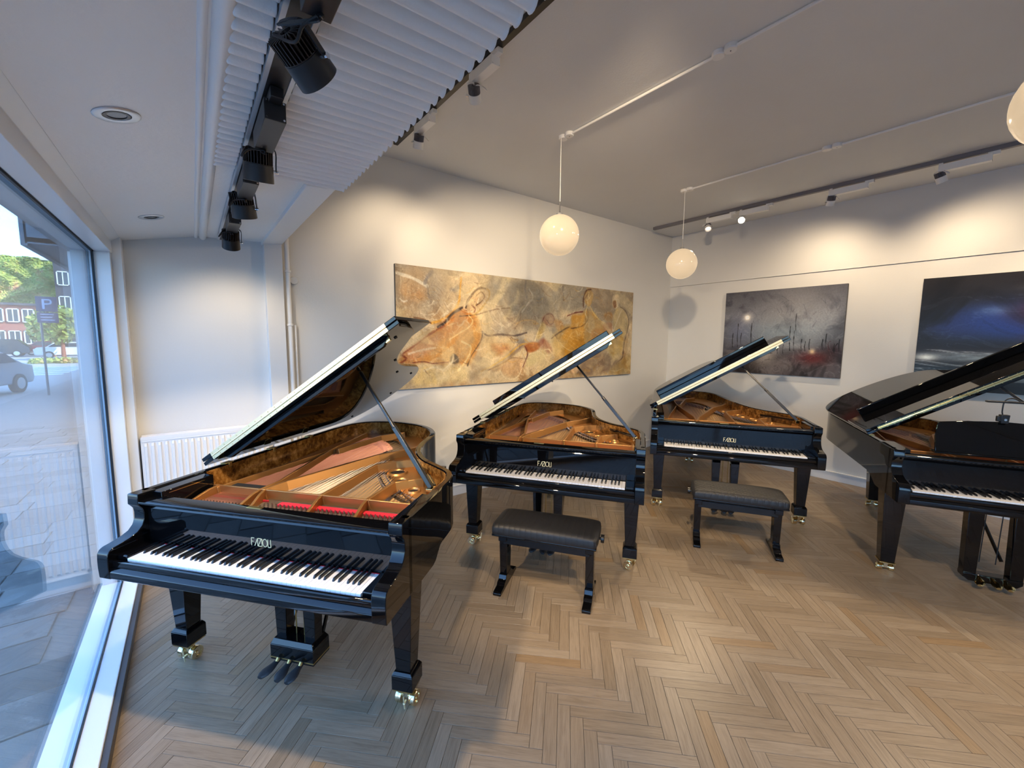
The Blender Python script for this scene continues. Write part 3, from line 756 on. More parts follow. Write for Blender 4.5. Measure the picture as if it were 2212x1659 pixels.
    if not plain:
        for sg in (-1, 1): ly.frus(.175, .031, .030, .66, .043, .036, lx+sg*.088, .385)
        ly.frus(.062, .132, .066, .150, .132, .066, lx, .385); ly.frus(.150, .132, .066, .178, .118, .052, lx, .385)
        l = ly.build('pedal_lyre', 'lacquer', root, .003)
        MB().box(lx-.133, lx+.133, .318, .452, .074, .080).build('brass_band', 'brassdull', l)
        rx = (lx-.022, lx+.028)
    else:
        for sg in (-1, 1): ly.frus(.05, .035, .034, .66, .046, .038, lx+sg*.125, .345)
        ly.prism([(-.16,.055),(-.13,.030),(.13,.030),(.16,.055),(.16,.085),(-.16,.085)], lambda p, t: (lx+p[0], t, p[1]), .305, .385)
        l = ly.build('pedal_lyre', 'lacquer', root, .003); rx = (lx-.045, lx+.045)
    for x_ in rx: MB().cyl((x_, .39, .15), (x_-(.0 if not plain else -.01), .39, .66), .0035, 8).build('pedal_rod', 'brassdull' if not plain else 'black_satin', l)
    for sg in ((-1, 1) if not plain else (1,)):
        MB().beam((lx+sg*.10, .44, .16), (lx+sg*(.10 if not plain else -.04), .70, .69), .012, .018).build('brace_rod', 'lacquer', l)
    for k in (-1, 0, 1):
        px = lx-.005+k*.070*(1 if not plain else 1.0); y1 = .32; pb = MB()
        wd = [.013, .015, .019, .026, .031, .029, .015]; n_ = len(wd); bend = k*(.03 if k < 1 else -.01)
        pp = [(px+bend*(i/6)**1.5, y1-.0175*i, .075-.0045*i-.002*max(0, i-4)) for i in range(n_)]
        vs = []
        for (a, b, z), w in zip(pp, wd):
            for an in range(10):
                t = 2*math.pi*an/10; vs.append((a+w*math.cos(t), b, z+.0085*math.sin(t)))
        pb.add(vs, [(i*10+j, i*10+(j+1) % 10, (i+1)*10+(j+1) % 10, (i+1)*10+j) for i in range(n_-1) for j in range(10)] + [tuple(range(9, -1, -1)), tuple(range((n_-1)*10, n_*10))])
        p_ = pb.build('pedal', 'rubber' if not plain else 'brass', l, 0, 50)
        if not plain: MB().cyl((px, .312, .085), (px, .300, .072), .010, 10).build('pedal_collar', 'brassdull', p_)
    add_keys(root)
    if desk:
        dk = MB(); vs = []; prof_ = [(-.405,0),(-.395,.11),(-.37,.205),(-.36,.215),(-.2,.232),(0,.240),(.2,.232),(.36,.215),(.37,.205),(.395,.11),(.405,0)]
        dk.prism(prof_, lambda p, t: (p[0], .285+p[1]*.42+t, .984+p[1]), 0, .018); dk.build('music_desk', 'lacquer', root, .003, 40)
        MB().box(-.42, .42, .25, .33, .9805, .992).build('desk_rail', 'lacquer', root, .002)
    return root
P1 = build_piano('black grand piano nearest the window, lid fully open, no bench before it', (.098, 2.11), R(-49.94), OUT_SHORT, .545, R(33.4), redline=True, levers=(R(-70), R(-80), None), crot=(R(0), R(-3), 0))
P2 = build_piano('black grand piano standing before the brown figure painting, lid fully open', (2.027, 2.266), R(-54.83), OUT_SHORT, .545, R(32.6), levers=(R(30), R(40), None), crot=(R(80), R(75), 0))
P3 = build_piano('long black grand piano below the misty grey tree painting', (4.051, 1.79), R(-57.675), OUT_LONG, .60, R(31.2), levers=(R(-60), R(200), None), crot=(R(20), R(10), 0), lyre_x=0)
P4 = build_piano('black grand piano cut by the right edge, music desk raised with clip lamp', (4.291, -.021), R(-62.05), OUT_SHORT, .585, R(31.4), hw=.70, plain=True, stretch=1.04, desk=True, lyre_x=0)

# ------------------------------------------------------------------ benches
def bench(label, loc, rz, matn, knob, w=.73, d=.33, h=.515, foot=.62):
    t = thing('piano_bench', label, 'bench', (*loc, 0), rz, 'black adjustable piano benches')
    bm = bmesh.new(); bmesh.ops.create_grid(bm, x_segments=2, y_segments=2, size=1); bm.free()
    # cushion: rounded superellipse-like box
    nx, ny = 40, 20; vs = []; mb = MB()
    def topz(u, v):
        e = (1-abs(u)**5)**.35*(1-abs(v)**5)**.35; return h-.026+.026*e
    def pos(u, v):
        # rounded corners
        cx = math.copysign(min(abs(u), 1), u); return cx*w/2*(1-.035*abs(v)**6), v*d/2*(1-.02*abs(u)**8)
    for j in range(ny+1):
        for i in range(nx+1):
            u = -1+2*i/nx; v = -1+2*j/ny; x_, y_ = pos(u, v); vs.append((x_, y_, topz(u*.999, v*.999)))
    fs = [(j*(nx+1)+i, j*(nx+1)+i+1, (j+1)*(nx+1)+i+1, (j+1)*(nx+1)+i) for j in range(ny) for i in range(nx)]
    ring = [j for j in range(nx+1)] + [(j+1)*(nx+1)-1 for j in range(1, ny+1)] + [ny*(nx+1)+i for i in range(nx-1, -1, -1)] + [j*(nx+1) for j in range(ny-1, 0, -1)]
    o = len(vs); m = len(ring)
    for lvl, (sc, zz) in enumerate(((1.006, h-.034), (1.012, h-.050), (1.010, h-.068), (.998, h-.080))):
        for r_ in ring: x_, y_, _ = vs[r_]; vs.append((x_*sc, y_*(1+(sc-1)*2), zz))
    fs += [(ring[i], ring[(i+1) % m], o+(i+1) % m, o+i) for i in range(m)] + [(o+k*m+i, o+k*m+(i+1) % m, o+(k+1)*m+(i+1) % m, o+(k+1)*m+i) for k in range(3) for i in range(m)] + [tuple(o+3*m+i for i in range(m))]
    mb.add(vs, fs).build('cushion', matn, t, 0, 70)
    MB().box(-w/2+.004, w/2-.004, -d/2+.004, d/2-.004, h-.094, h-.079).build('seat_board', 'lacquer', t, .005, 40, 3)
    MB().box(-foot/2, foot/2, -.055, -.025, h-.195, h-.138).box(-foot/2, foot/2, .025, .055, h-.195, h-.138).box(-.22, .22, -.03, .03, h-.145, h-.112).build('stretcher', 'black_satin', t, .002)
    for sg in (-1, 1):
        x = sg*(foot/2)
        MB().frus(.055, .027, .040, h-.115, .029, .058, x, 0).box(x-.03, x+.03, -.075, .075, h-.17, h-.125).build('leg', 'lacquer', t, .004)
        prof_ = [(-.205,.0),(-.205,.018),(-.195,.026),(-.12,.032),(-.105,.050),(-.075,.055),(-.060,.085),(.060,.085),(.075,.055),(.105,.050),(.12,.032),(.195,.026),(.205,.018),(.205,0)]
        MB().prism(prof_, lambda p, q: (x+q, p[0]*.93, p[1]), -.029, .029).build('foot', 'lacquer', t, .003)
    MB().cyl((knob*w/2-knob*.02, 0, h-.075), (knob*(w/2+.022), 0, h-.075), .010, 12).cyl((knob*(w/2+.012), 0, h-.075), (knob*(w/2+.034), 0, h-.075), .028, 24).build('height_knob', 'black_satin', t, .002)
    return t
def l2w(root, x, y):
    a = root.rotation_euler.z; c, s = math.cos(a), math.sin(a); return (root.location.x+c*x-s*y, root.location.y+s*x+c*y)
bench('black bench with stitched seat and right hand knob, before the piano by the brown painting', l2w(P2, .095, -.185), R(-54.83), 'leather_lines', 1)
bench('black bench with quilted seat and left hand knob, before the piano below the tree painting', l2w(P3, .0, -.40), R(-57.675-.5), 'leather_quilt', -1)
# clip lamp on the music desk
def clip_lamp():
    x, y = l2w(P4, -.02, .375); a = P4.rotation_euler.z
    t = thing('music_desk_lamp', 'small black clip lamp with long light bar clamped on the raised music desk', 'lamp', (x, y, 1.205), a)
    MB().frus(.012, .020, .016, .075, .024, .018).box(-.040, -.018, -.012, .012, .025, .065).build('clamp', 'black_plastic', t, .004)
    MB().cyl((0, -.016, .040), (0, -.021, .040), .008, 12).build('switch', 'alu', t)
    MB().tube(catmull([(-.008,0,.07),(-.014,0,.10),(-.010,0,.165),(.012,0,.192),(.045,0,.192),(.075,0,.172)], 6), .0042, 8).build('gooseneck', 'black_plastic', t, 0, 60)
    MB().box(-.105, .22, -.018, .018, .160, .173).build('light_bar', 'black_plastic', t, .005, 40, 3)
clip_lamp()

# ------------------------------------------------------------------ lamps and tracks
def spot_light(name, loc, aim, power, size, blend, col, r=.03):
    l = bpy.data.lights.new(name, 'SPOT'); l.energy = power; l.spot_size = R(size); l.spot_blend = blend; l.color = col; l.shadow_soft_size = r
    o = bpy.data.objects.new(name, l); COL.objects.link(o); o.location = loc
    o.rotation_euler = Vector(aim).to_track_quat('-Z', 'Y').to_euler(); return o
WARM = (1.0, .77, .50)
def track_spot(label, group, x, yb, yh, ztrack, zh, aim, body, fins, lens, rr=.056, ln=.14, boxl=.20, yoke_side=1, power=0, size=60, blend=.5, col=WARM, boxdir=-1):
    """driver box hung under a track with a finned spot head on a yoke"""
    t = thing('track_spotlight', label, 'spotlight', (x, yh, ztrack), 0, group)
    aim = Vector(aim).normalized(); hc = Vector((0, 0, zh-ztrack))
    y0, y1 = yb-yh, yb-yh+boxl
    MB().box(-.030, .030, y0, y1, -.078, -.018).build('driver_box', body, t, .002)
    e = y0 if boxdir < 0 else y1
    MB().box(-.018, .018, y0-.045, y0+.03, -.03, .0).build('track_adapter', body, t, .002)
    MB().box(-.018, .018, y1-.03, y1+.0, -.03, 0).build('track_adapter', body, t, .002)
    sc = MB()
    for a in (-.024, .024):
        for b in (-.072, -.024): sc.cyl((a, y0-.002, b), (a, y0+.001, b), .0032, 8)
    sc.build('box_screws', 'chrome', t, kind='stuff')
    # head
    q = aim.to_track_quat('-Z', 'X').to_matrix(); side = q @ Vector((0, 1, 0)) * yoke_side; side = (side - aim*side.dot(aim)).normalized()
    hd = MB().lathe([(0, .004), (rr*.80, .004), (rr*.88, 0), (rr*.97, 0), (rr, ln*.46), (rr*1.0, ln*.48), (rr*.90, -ln*.02)][0:0] + [(0, -ln*.02), (rr*.93, -ln*.02), (rr*.98, .0), (rr*1.03, ln*.52), (rr*.99, ln*.53), (rr*.93, ln*.50), (rr*.88, ln*.18), (0, ln*.18)], hc, aim, 36)
    h = hd.build('spot_head', body, t, 0, 40)
    fn = MB(); e1_ = side; e2_ = aim.cross(e1_)
    for k in range(30):
        an = 2*math.pi*k/30; dr = math.cos(an)*e1_+math.sin(an)*e2_; tg = aim.cross(dr)
        fn.obox(hc-aim*ln*.24+dr*rr*.62, dr*rr*.34, tg*.0013, aim*ln*.22)
    fn.cyl(hc-aim*ln*.05, hc-aim*ln*.40, rr*.42, 20); fn.cyl(hc-aim*ln*.015, hc-aim*ln*.03, rr*.96, 30)
    fn.build('heatsink_fins', fins, h, 0, 30)
    MB().cyl(hc+aim*ln*.19, hc+aim*ln*.21, rr*.86, 24).build('lens', lens, h)
    # yoke arm: from box end down one side of the head
    top = Vector((0, (y1 if boxdir < 0 else y0) - .0, -.078)) if abs(y1) < .12 else Vector((0, 0, -.078))
    top = Vector((0, min(max(0, y0+.02), y1-.02), -.080))
    piv = hc + aim*ln*.14 + side*(rr*1.08)
    up = hc - aim*ln*.60
    path = catmull([top, top+Vector((0, 0, -.012)), up, up+side*rr*.6, up+side*rr*1.12+aim*.012, piv - aim*ln*.2 + side*.004, piv + side*.004], 5)
    yk = MB()
    for a, b in zip(path, path[1:]):
        if (Vector(b)-Vector(a)).length > 1e-4: yk.beam(a, b, .0035, .014, up=aim.cross(side) if abs((Vector(b)-Vector(a)).normalized().dot(aim.cross(side))) < .9 else side)
    yk.build('yoke', body, t, 0, 30)
    MB().cyl(piv-side*.006, piv+side*.012, .007, 12).build('yoke_knob', 'chrome', t)
    c0 = top + Vector((.005, 0, 0)); s2 = -side
    MB().tube(catmull([c0, c0+s2*.05+Vector((0,0,-.008)), c0+s2*.075-Vector((0,0,.035)), hc-aim*ln*.47+s2*.035, hc-aim*ln*.42+s2*.01], 7), .0035, 8).build('cable', 'rubber' if body == 'black_plastic' else body, t, 0, 60)
    if power:
        spot_light('spot_lamp', Vector((x, yh, zh)) + aim*ln*.56, aim, power, size, blend, col, .045)
    return t
# black track under the soffit
tk = MB().box(.206, .286, YF+1, 3.96, 2.5545, 2.5588).box(.206, .218, YF+1, 3.96, 2.528, 2.558).box(.274, .286, YF+1, 3.96, 2.528, 2.558)
t_ = thing('lighting_track', 'silver edged track with black slot under the low pleated ceiling', 'track', (.246, 1.5, 2.56))
o = tk.build('track_profile', 'alupaint', t_); o.matrix_parent_inverse = Matrix.Translation(-t_.location)
o = MB().box(.2185, .2735, YF+1, 3.958, 2.531, 2.554).build('track_slot', 'blacktrack', t_); o.matrix_parent_inverse = Matrix.Translation(-t_.location)
BG = 'black spotlights on the low ceiling track'
KB = 80
track_spot('nearest and largest black spotlight, top of the row of four', BG, .246, .72, 1.14, 2.5275, 2.448, (.75, .45, -.50), 'black_plastic', 'fin_brown', 'lens_off', rr=.050, ln=.108, boxl=.28, yoke_side=-1, power=KB, size=75, blend=.35)
track_spot('second black spotlight from the camera, hanging straight down with its yoke on the right', BG, .246, 1.52, 1.94, 2.5275, 2.453, (.02, .33, -.94), 'black_plastic', 'fin_brown', 'lens_off', rr=.052, ln=.115, boxl=.27, yoke_side=-1, power=KB, size=95, blend=.25)
track_spot('third black spotlight from the camera, hanging just past the pleats', BG, .246, 2.18, 2.55, 2.5275, 2.451, (.15, .35, -.90), 'black_plastic', 'fin_brown', 'lens_off', rr=.054, ln=.118, boxl=.27, yoke_side=-1, power=KB*.4, size=70, blend=.6)
track_spot('farthest and smallest black spotlight, next to the end wall of the bay', BG, .246, 2.98, 3.34, 2.5275, 2.428, (.03, .55, -.80), 'black_plastic', 'fin_brown', 'lens_off', rr=.050, ln=.118, boxl=.27, yoke_side=-1, power=KB*.15, size=110, blend=.8)
# ceiling tracks
def long_track(name_label, x, y0, y1, m, w=.036, h=.034):
    o = MB().box(x-w/2, x+w/2, y0, y1, ZC-h, ZC).build('lighting_track', m, None, .002); tag(o, name_label, 'track', None); return o
long_track('grey track on the ceiling along the wall with the dark paintings', 5.76, YF+.3, 3.92, 'greytrack', .045, .04)
long_track('black track on the ceiling just beyond the pleated panel edge', 1.54, YF+.3, 3.72, 'blacktrack', .04, .032)
WG = 'white spotlights on the grey ceiling track'; WG2 = 'white spotlights on the black ceiling track'
zt = ZC-.04; KW = 125
def white_spot(label, g, x, y, aim, lens='lens_off', power=KW, size=70, blend=.6, zt=zt, bl=.34, flip=False, sc=1):
    return track_spot(label, g, x, y-(.02 if not flip else bl-.02), y, zt, ZC-.165, aim, 'white_plastic', 'greytrack', lens, .040, .10, bl, 1, power, size, blend)
white_spot('white spotlight on the grey track nearest its far end, lens turned down and left', WG, 5.76, 3.06, (-.55, -.35, -.75), 'lens_off', KW*.8, 90, flip=True)
white_spot('lit white spotlight glaring at the camera, second from the far end of the grey track', WG, 5.76, 2.62, (-5.5, -2.75, -2.3), 'lens_on', KW*.5, 36, flip=True)
white_spot('white spotlight above the gap between the two dark paintings', WG, 5.76, 1.66, (.62, .45, -1.65), 'lens_off', KW*.38, 150, 1.0, flip=True)
white_spot('white spotlight on the grey track above the storm painting', WG, 5.76, .80, (.62, -.45, -1.65), 'lens_off', KW*.38, 150, 1.0, flip=True)
zt2 = ZC-.034
white_spot('white spotlight half hidden behind the pleat edge, the nearer of two', WG2, 1.54, 2.42, (.80, 1.0, -.80), 'lens_off', KW*.55, 80, .6, zt2, flip=True, bl=.26)
white_spot('small white spotlight beside the pleat edge, the one nearer the back wall', WG2, 1.54, 3.25, (.12, .50, -.75), 'lens_off', KW*.2, 110, .8, zt2, flip=True, bl=.26)
# added unseen spots on the track lines to brighten the room: light only
for x, y, aim, p in ((1.54, .9, (3.0, 3.0, -2.2), KW*1.7), (5.76, -.5, (.62, .3, -1.3), KW*.4), (5.76, -2.0, (-.7, .5, -.8), KW*.6), (1.54, -.6, (.5, .6, -.8), KW*1.3), (1.54, -2.4, (.5, 0, -.8), KW), (5.76, .2, (-.75, .45, -.85), KW*.6), (5.76, -1.2, (-.75, .75, -.65), KW*.7)):
    spot_light('spot_lamp', (x, y, ZC-.18), aim, p, 78, .6, WARM, .06)

# ceiling cable runs with round boxes
def cable_run(label, x, ys):
    t = thing('ceiling_conduit', label, 'cable run', (x, ys[0], ZC))
    o = MB().cyl((0, 0, -.014), (0, ys[-1]-ys[0], -.014), .0095, 10).build('conduit', 'white_plastic', t)
    for y in ys[:-1]:
        for dy in (.025, -.048):
            z_ = y-ys[0]+dy
            b = MB().lathe([(.038, 0), (.038, -.022), (.034, -.028), (0, -.029)], (0, z_, 0), (0,0,1), 24).build('junction_box', 'white_plastic', t, 0, 30)
            if dy < 0: MB().cyl((0, z_, -.0285), (0, z_, -.031), .004, 8).build('box_screw', 'greytrack', b)
    return t
cable_run('white cable conduit crossing the ceiling left of the other one, feeding the larger left globe', 2.635, (2.70, 1.37, .08, -1.3, YF+.3))
cable_run('white cable conduit on the ceiling nearer the dark paintings, feeding the smaller globe', 4.62, (2.74, 1.37, .08, -1.3, YF+.3))
def globe(label, x, y, z, r=.172):
    t = thing('globe_pendant', label, 'pendant lamp', (x, y, z), 0, 'opal globe pendants')
    n = 18; prof = [(max(.028, r*math.sin(math.pi*k/n)) if k == n else r*math.sin(math.pi*k/n), -r*math.cos(math.pi*k/n)) for k in range(n+1)]
    MB().lathe(prof, (0,0,0), (0,0,1), 40).build('glass_globe', 'globe', t, 0, 80)
    MB().lathe([(0, r+.012), (.030, r+.010), (.034, r-.006), (.030, r-.010)], (0,0,0), (0,0,1), 20).build('collar', 'alu', t)
    MB().cyl((0, 0, r+.01), (0, 0, r+.11), .006, 10).build('stem', 'chrome', t)
    MB().cyl((0, 0, r+.11), (0, 0, ZC-z-.02), .0028, 6).build('cord', 'white_plastic', t)
    l = bpy.data.lights.new('globe_lamp', 'POINT'); l.energy = 14; l.color = (1, .80, .58); l.shadow_soft_size = .17
    o = bpy.data.objects.new('globe_lamp', l); COL.objects.link(o); o.location = (x, y, z-r-.02); o.location.z = z
    l.energy = 0
    return t
globe('white glass globe pendant in front of the brown figure painting, left of the other', 2.605, 2.72, 2.70)
globe('smaller looking white globe pendant near the room corner', 4.61, 2.745, 2.69)
globe('white globe pendant cut off by the right edge of the picture', 2.655, .025, 2.70)

# recessed downlights
def downlight(label, x, y):
    z = zs(x); t = thing('recessed_downlight', label, 'downlight', (x, y, z), 0, 'recessed downlights in the bay ceiling')
    ax = Vector((.205, 0, -1)).normalized()
    MB().lathe([(.062, -.001), (.062, .003), (.056, .006), (.038, .004), (.036, -.001)], (0,0,0), ax, 36).build('ring', 'alu', t)
    MB().lathe([(.036, .003), (.030, .001), (.026, .0012), (.026, .004), (.034, .004)], (0,0,0), ax, 30).build('inner_ring', 'black_satin', t)
    MB().cyl((0,0,0), ax*.002, .027, 24).build('lamp_face', 'lampface', t)
downlight('round recessed downlight in the sloping bay ceiling, the nearer larger one', -.149, 1.925)
downlight('round recessed downlight farther away near the end of the bay', -.145, 3.38)

# pleated sheet hung under the low ceiling
def pleats():
    P_ = .0535; y1 = 2.315; n = 92; vs = []; fs = []
    tooth = [(0.0, .007), (.10, .002), (.25, .0), (.42, .002), (.58, .008), (.70, .019), (.79, .027), (.87, .026), (.94, .017)]
    prof = []
    for i in range(n):
        for a, z in tooth: prof.append((y1-(i+a)*P_, 2.532+z))
    t = thing('pleated_ceiling_sheet', 'white pleated sheet of narrow folds under the low ceiling, split by the silver track', 'ceiling panel', (.4, 2.3, 2.53))
    for xs in ([.118, .124, .135, .17, .198, .202], [.291, .295, .40, .50, .60, .655, .664, .668]):
        vs = []; fs = []
        for i, x in enumerate(xs):
            for y, z in prof: vs.append((x-.4, y-2.3, z-2.53 + .010*(x < .122) - .004*(x > .665) + (x-.12)*.012))
        m = len(prof)
        for i in range(len(xs)-1):
            for j in range(m-1): fs.append((i*m+j, i*m+j+1, (i+1)*m+j+1, (i+1)*m+j))
        o = MB().add(vs, fs).build('pleated_sheet', 'soffit', t, 0, 60)
        q_ = o.modifiers.new('thick', 'SOLIDIFY'); q_.thickness = .003; q_.offset = 1
    ed = MB().box(.60, .64, YF, 2.31, 2.574, 2.59); struct('trim_pleat_batten', ed, 'soffit')
pleats()

# pipes beside the pilaster
t = thing('heating_pipe', 'white vertical pipe beside the pilaster, left of the figure painting', 'pipe', (.685, 4.02, 0))
MB().cyl((0, 0, .1), (0, 0, ZC-.0), .019, 16).build('pipe', 'trim', t, 0, 60)
MB().cyl((.045, .02, .1), (.045, .02, 1.9), .008, 10).build('thin_pipe', 'trim', t, 0, 60)
for z in (.6, 1.9, 2.35): MB().lathe([(.021, -.01), (.025, -.008), (.025, .008), (.021, .01)], (0, 0, z), (0,0,1), 16).build('pipe_clip', 'trim', t)
MB().lathe([(.0, -.03), (.03, -.03), (.034, -.022), (.034, 0)], (.05, .05, 2.28), (0,1,0), 20).build('wall_cap', 'wall', t)

# radiator
def radiator():
    x0, x1, z0, z1 = -.325, .475, .14, 1.035
    t = thing('radiator', 'white ribbed panel radiator under the bay end wall', 'radiator', ((x0+x1)/2, 4.0, 0)); cx = (x0+x1)/2
    p = .0385; n = int((x1-x0)/p); pr = []
    for i in range(n):
        a = x0+i*p-cx
        pr += [(a, 0), (a+.010, 0), (a+.015, -.020), (a+.029, -.020), (a+.034, 0)]
    pr.append((x1-cx, 0))
    vs = []
    for k, (zz, sc) in enumerate(((z0, 0), (z0+.03, 0), (z0+.05, 1), (z1-.04, 1), (z1-.022, 0), (z1-.012, 0))):
        vs += [(a, -.028 + b*sc, zz) for a, b in pr]
    m = len(pr)
    MB().add(vs, [(k*m+i, k*m+i+1, (k+1)*m+i+1, (k+1)*m+i) for k in range(5) for i in range(m-1)]).build('front_panel', 'trim', t, 0, 25)
    MB().box(x0-cx, x1-cx, -.024, .045, z0, z1-.02).build('body', 'trim', t)
    MB().box(x0-cx-.004, x1-cx+.004, -.034, .05, z1-.012, z1).box(x0-cx-.004, x1-cx+.004, -.034, -.026, z1, z1+.028).box(x0-cx-.004, x1-cx+.004, .03, .05, z1, z1+.03).build('top_grille', 'trim', t, .002)
    sl = MB()
    for i in range(26): sl.box(x0-cx+.01+i*.030, x0-cx+.026+i*.030, -.026, .03, z1+.012, z1+.018)
    sl.build('grille_bars', 'trim', t, kind='stuff')
    MB().box(x0-cx-.006, x0-cx, -.03, .05, z0, z1+.02).build('side_panel', 'trim', t, .001)
    MB().lathe([(0, 0), (.018, 0), (.018, .03), (.012, .04), (0, .04)], (x0-cx-.012, .0, z0+.02), (0,-1,0), 14).build('valve', 'alu', t)
    MB().cyl((x0-cx-.012, .01, .0), (x0-cx-.012, .01, z0+.02), .008, 8).build('feed_pipe', 'trim', t)
radiator()

# ------------------------------------------------------------------ paintings (colours computed per vertex)
def homog(src):
    dst = [(0,0),(1,0),(1,1),(0,1)]; A = []; b = []
    for (x, y), (u, v) in zip(src, dst):
        A += [[x, y, 1, 0, 0, 0, -u*x, -u*y], [0, 0, 0, x, y, 1, -v*x, -v*y]]; b += [u, v]
    h = np.append(np.linalg.solve(np.array(A, float), np.array(b, float)), 1).reshape(3, 3)
    def f(p):
        q = h @ np.array([p[0], p[1], 1.0]); return q[0]/q[2], q[1]/q[2]
    return f
class Paint:
    def __init__(s, nx, ny, asp, src):
        s.nx, s.ny, s.asp = nx, ny, asp
        u = np.linspace(0, 1, nx); v = np.linspace(0, 1, ny); s.U, s.V = np.meshgrid(u*asp, v)
        s.C = np.zeros((ny, nx, 3)); s.map = homog(src); s.rng = np.random.RandomState(5)
    def p(s, q): u, v = s.map(q); return np.array([u*s.asp, v])
    def vn(s, f, seed, U=None, V=None):
        r = np.random.RandomState(seed); g = r.rand(96, 320); U = s.U if U is None else U; V = s.V if V is None else V
        x = (U*f) % 318; y = (V*f) % 94; xi = x.astype(int); yi = y.astype(int); fx = x-xi; fy = y-yi
        fx = fx*fx*(3-2*fx); fy = fy*fy*(3-2*fy)
        return (g[yi, xi]*(1-fx)+g[yi, xi+1]*fx)*(1-fy) + (g[yi+1, xi]*(1-fx)+g[yi+1, xi+1]*fx)*fy
    def fbm(s, f, seed, oc=5, su=1, sv=1, warp=0):
        U, V = s.U*su, s.V*sv
        if warp: U = U + warp*(s.vn(f*.7, seed+50)-.5); V = V + warp*(s.vn(f*.7, seed+60)-.5)
        a = 0; w = .5; t = 0
        for k in range(oc): a = a + w*s.vn(f*2**k, seed+k, U+3.1, V+1.7); t += w; w *= .55
        return a/t
    def mix(s, col, m):
        m = np.clip(m, 0, 1)[..., None]; s.C = s.C*(1-m) + np.array(col)*m
    def dist(s, pts, closed=False):
        pts = [s.p(q) for q in pts]; pts = [np.array(q) for q in catmull([tuple(q) for q in pts], 6, closed)]
        if closed: pts.append(pts[0])
        D = np.full(s.U.shape, 9.0)
        for a, b in zip(pts, pts[1:]):
            d = b-a; l2 = d@d+1e-12; t = np.clip(((s.U-a[0])*d[0]+(s.V-a[1])*d[1])/l2, 0, 1)
            D = np.minimum(D, np.hypot(s.U-a[0]-t*d[0], s.V-a[1]-t*d[1]))
        return D
    def line(s, pts, w, col, op=1.0, soft=.6, closed=False):
        D = s.dist(pts, closed) + .006*(s.vn(30, 91)-.5); s.mix(col, op*np.clip((w-D)/(w*soft), 0, 1))
    def fill(s, pts, col, op=1.0, soft=.02, tex=.5, seed=3):
        P = [s.p(q) for q in pts]; P = catmull([tuple(q) for q in P], 5, True); ins = np.zeros(s.U.shape, bool); n = len(P)
        for i in range(n):
            (x1, y1), (x2, y2) = P[i], P[(i+1) % n]
            if y1 == y2: continue
            c = ((y1 > s.V) != (y2 > s.V)) & (s.U < (x2-x1)*(s.V-y1)/(y2-y1)+x1); ins ^= c
        D = np.full(s.U.shape, 9.0)
        for i in range(n):
            a = np.array(P[i]); b = np.array(P[(i+1) % n]); d = b-a; l2 = d@d+1e-12; t = np.clip(((s.U-a[0])*d[0]+(s.V-a[1])*d[1])/l2, 0, 1)
            D = np.minimum(D, np.hypot(s.U-a[0]-t*d[0], s.V-a[1]-t*d[1]))
        m = np.where(ins, np.clip(.5+D/soft, 0, 1), np.clip(.5-D/soft, 0, 1))
        s.mix(col, m*op*(1-tex+tex*2*s.fbm(7, seed, 4, warp=.3)))
    def glow(s, q, r, col, op=1.0, sx=1, sy=1):
        c = s.p(q); d2 = ((s.U-c[0])/sx)**2+((s.V-c[1])/sy)**2; s.mix(col, op*np.exp(-d2/(r*r)))
    def canvas(s, name, label, cat, matrix, w, h, depth):
        """front grid facing local -Y, width along +X, top at +Z; origin bottom left front"""
        nx, ny = s.nx, s.ny; vs = [(w*i/(nx-1), 0, h*(1-j/(ny-1))) for j in range(ny) for i in range(nx)]
        fs = [(j*nx+i, (j+1)*nx+i, (j+1)*nx+i+1, j*nx+i+1) for j in range(ny-1) for i in range(nx-1)]
        me = bpy.data.meshes.new(name+'_face'); me.from_pydata(vs, [], fs)
        ca = me.color_attributes.new('Col', 'FLOAT_COLOR', 'POINT')
        c = np.ones((nx*ny, 4), dtype=np.float32); c[:, :3] = np.clip(s.C, 0, 1).reshape(-1, 3)**2.2; ca.data.foreach_set('color', c.ravel())
        me.materials.append(m_art(name+'_paint')); fo = bpy.data.objects.new('painted_face', me); COL.objects.link(fo)
        root = bpy.data.objects.new(name, None); COL.objects.link(root); root.matrix_world = matrix; tag(root, label, cat)
        fo.parent = root; fo.location = (0, -.0006, 0)
        MB().box(0, w, 0, depth, 0, h).build('canvas_frame', M['canvas_edge'], root, .002)
        return root
M['canvas_edge'] = simple('dull_canvas_edge', (.10, .09, .08), .8)

# brown abstract with seated figures
b = Paint(560, 184, 3.06, [(78,108), (2073,365), (2052,1040), (109,1156)])
n1 = b.fbm(2.2, 1, 5, warp=.5); n2 = b.fbm(5, 11, 5, warp=.4); n3 = b.fbm(14, 21, 4, warp=.15)
b.C[:] = (.70, .62, .50)
b.mix((.80, .72, .58), (n1-.40)*4); b.mix((.62, .50, .36), (n2-.52)*5); b.mix((.55, .53, .50), (b.fbm(1.6, 31, 4)-.5)*4*(b.V < .62))
b.fill([(880,200),(1200,250),(1500,290),(1480,500),(1300,560),(1050,560),(900,420)], (.50, .49, .46), .75, .12)
b.fill([(1480,290),(1680,320),(1650,480),(1500,520),(1470,420)], (.52, .50, .46), .8, .06)
b.fill([(1700,340),(2070,370),(2060,600),(1960,560),(1820,560),(1740,480)], (.54, .49, .42), .75, .06)
b.fill([(90,180),(330,200),(340,420),(200,560),(95,560)], (.74, .60, .42), .6, .15)
b.fill([(140,320),(300,320),(310,400),(180,420)], (.80, .58, .36), .6, .1)
b.line([(95,190),(220,230),(350,300)], .018, (.86, .84, .78), .8); b.line([(350,300),(360,380),(385,440)], .01, (.5, .46, .42), .6)
b.line([(330,270),(350,220),(390,180)], .022, (.45, .44, .45), .7); b.fill([(540,330),(590,300),(620,320),(590,345)], (.42, .42, .44), .7, .03)
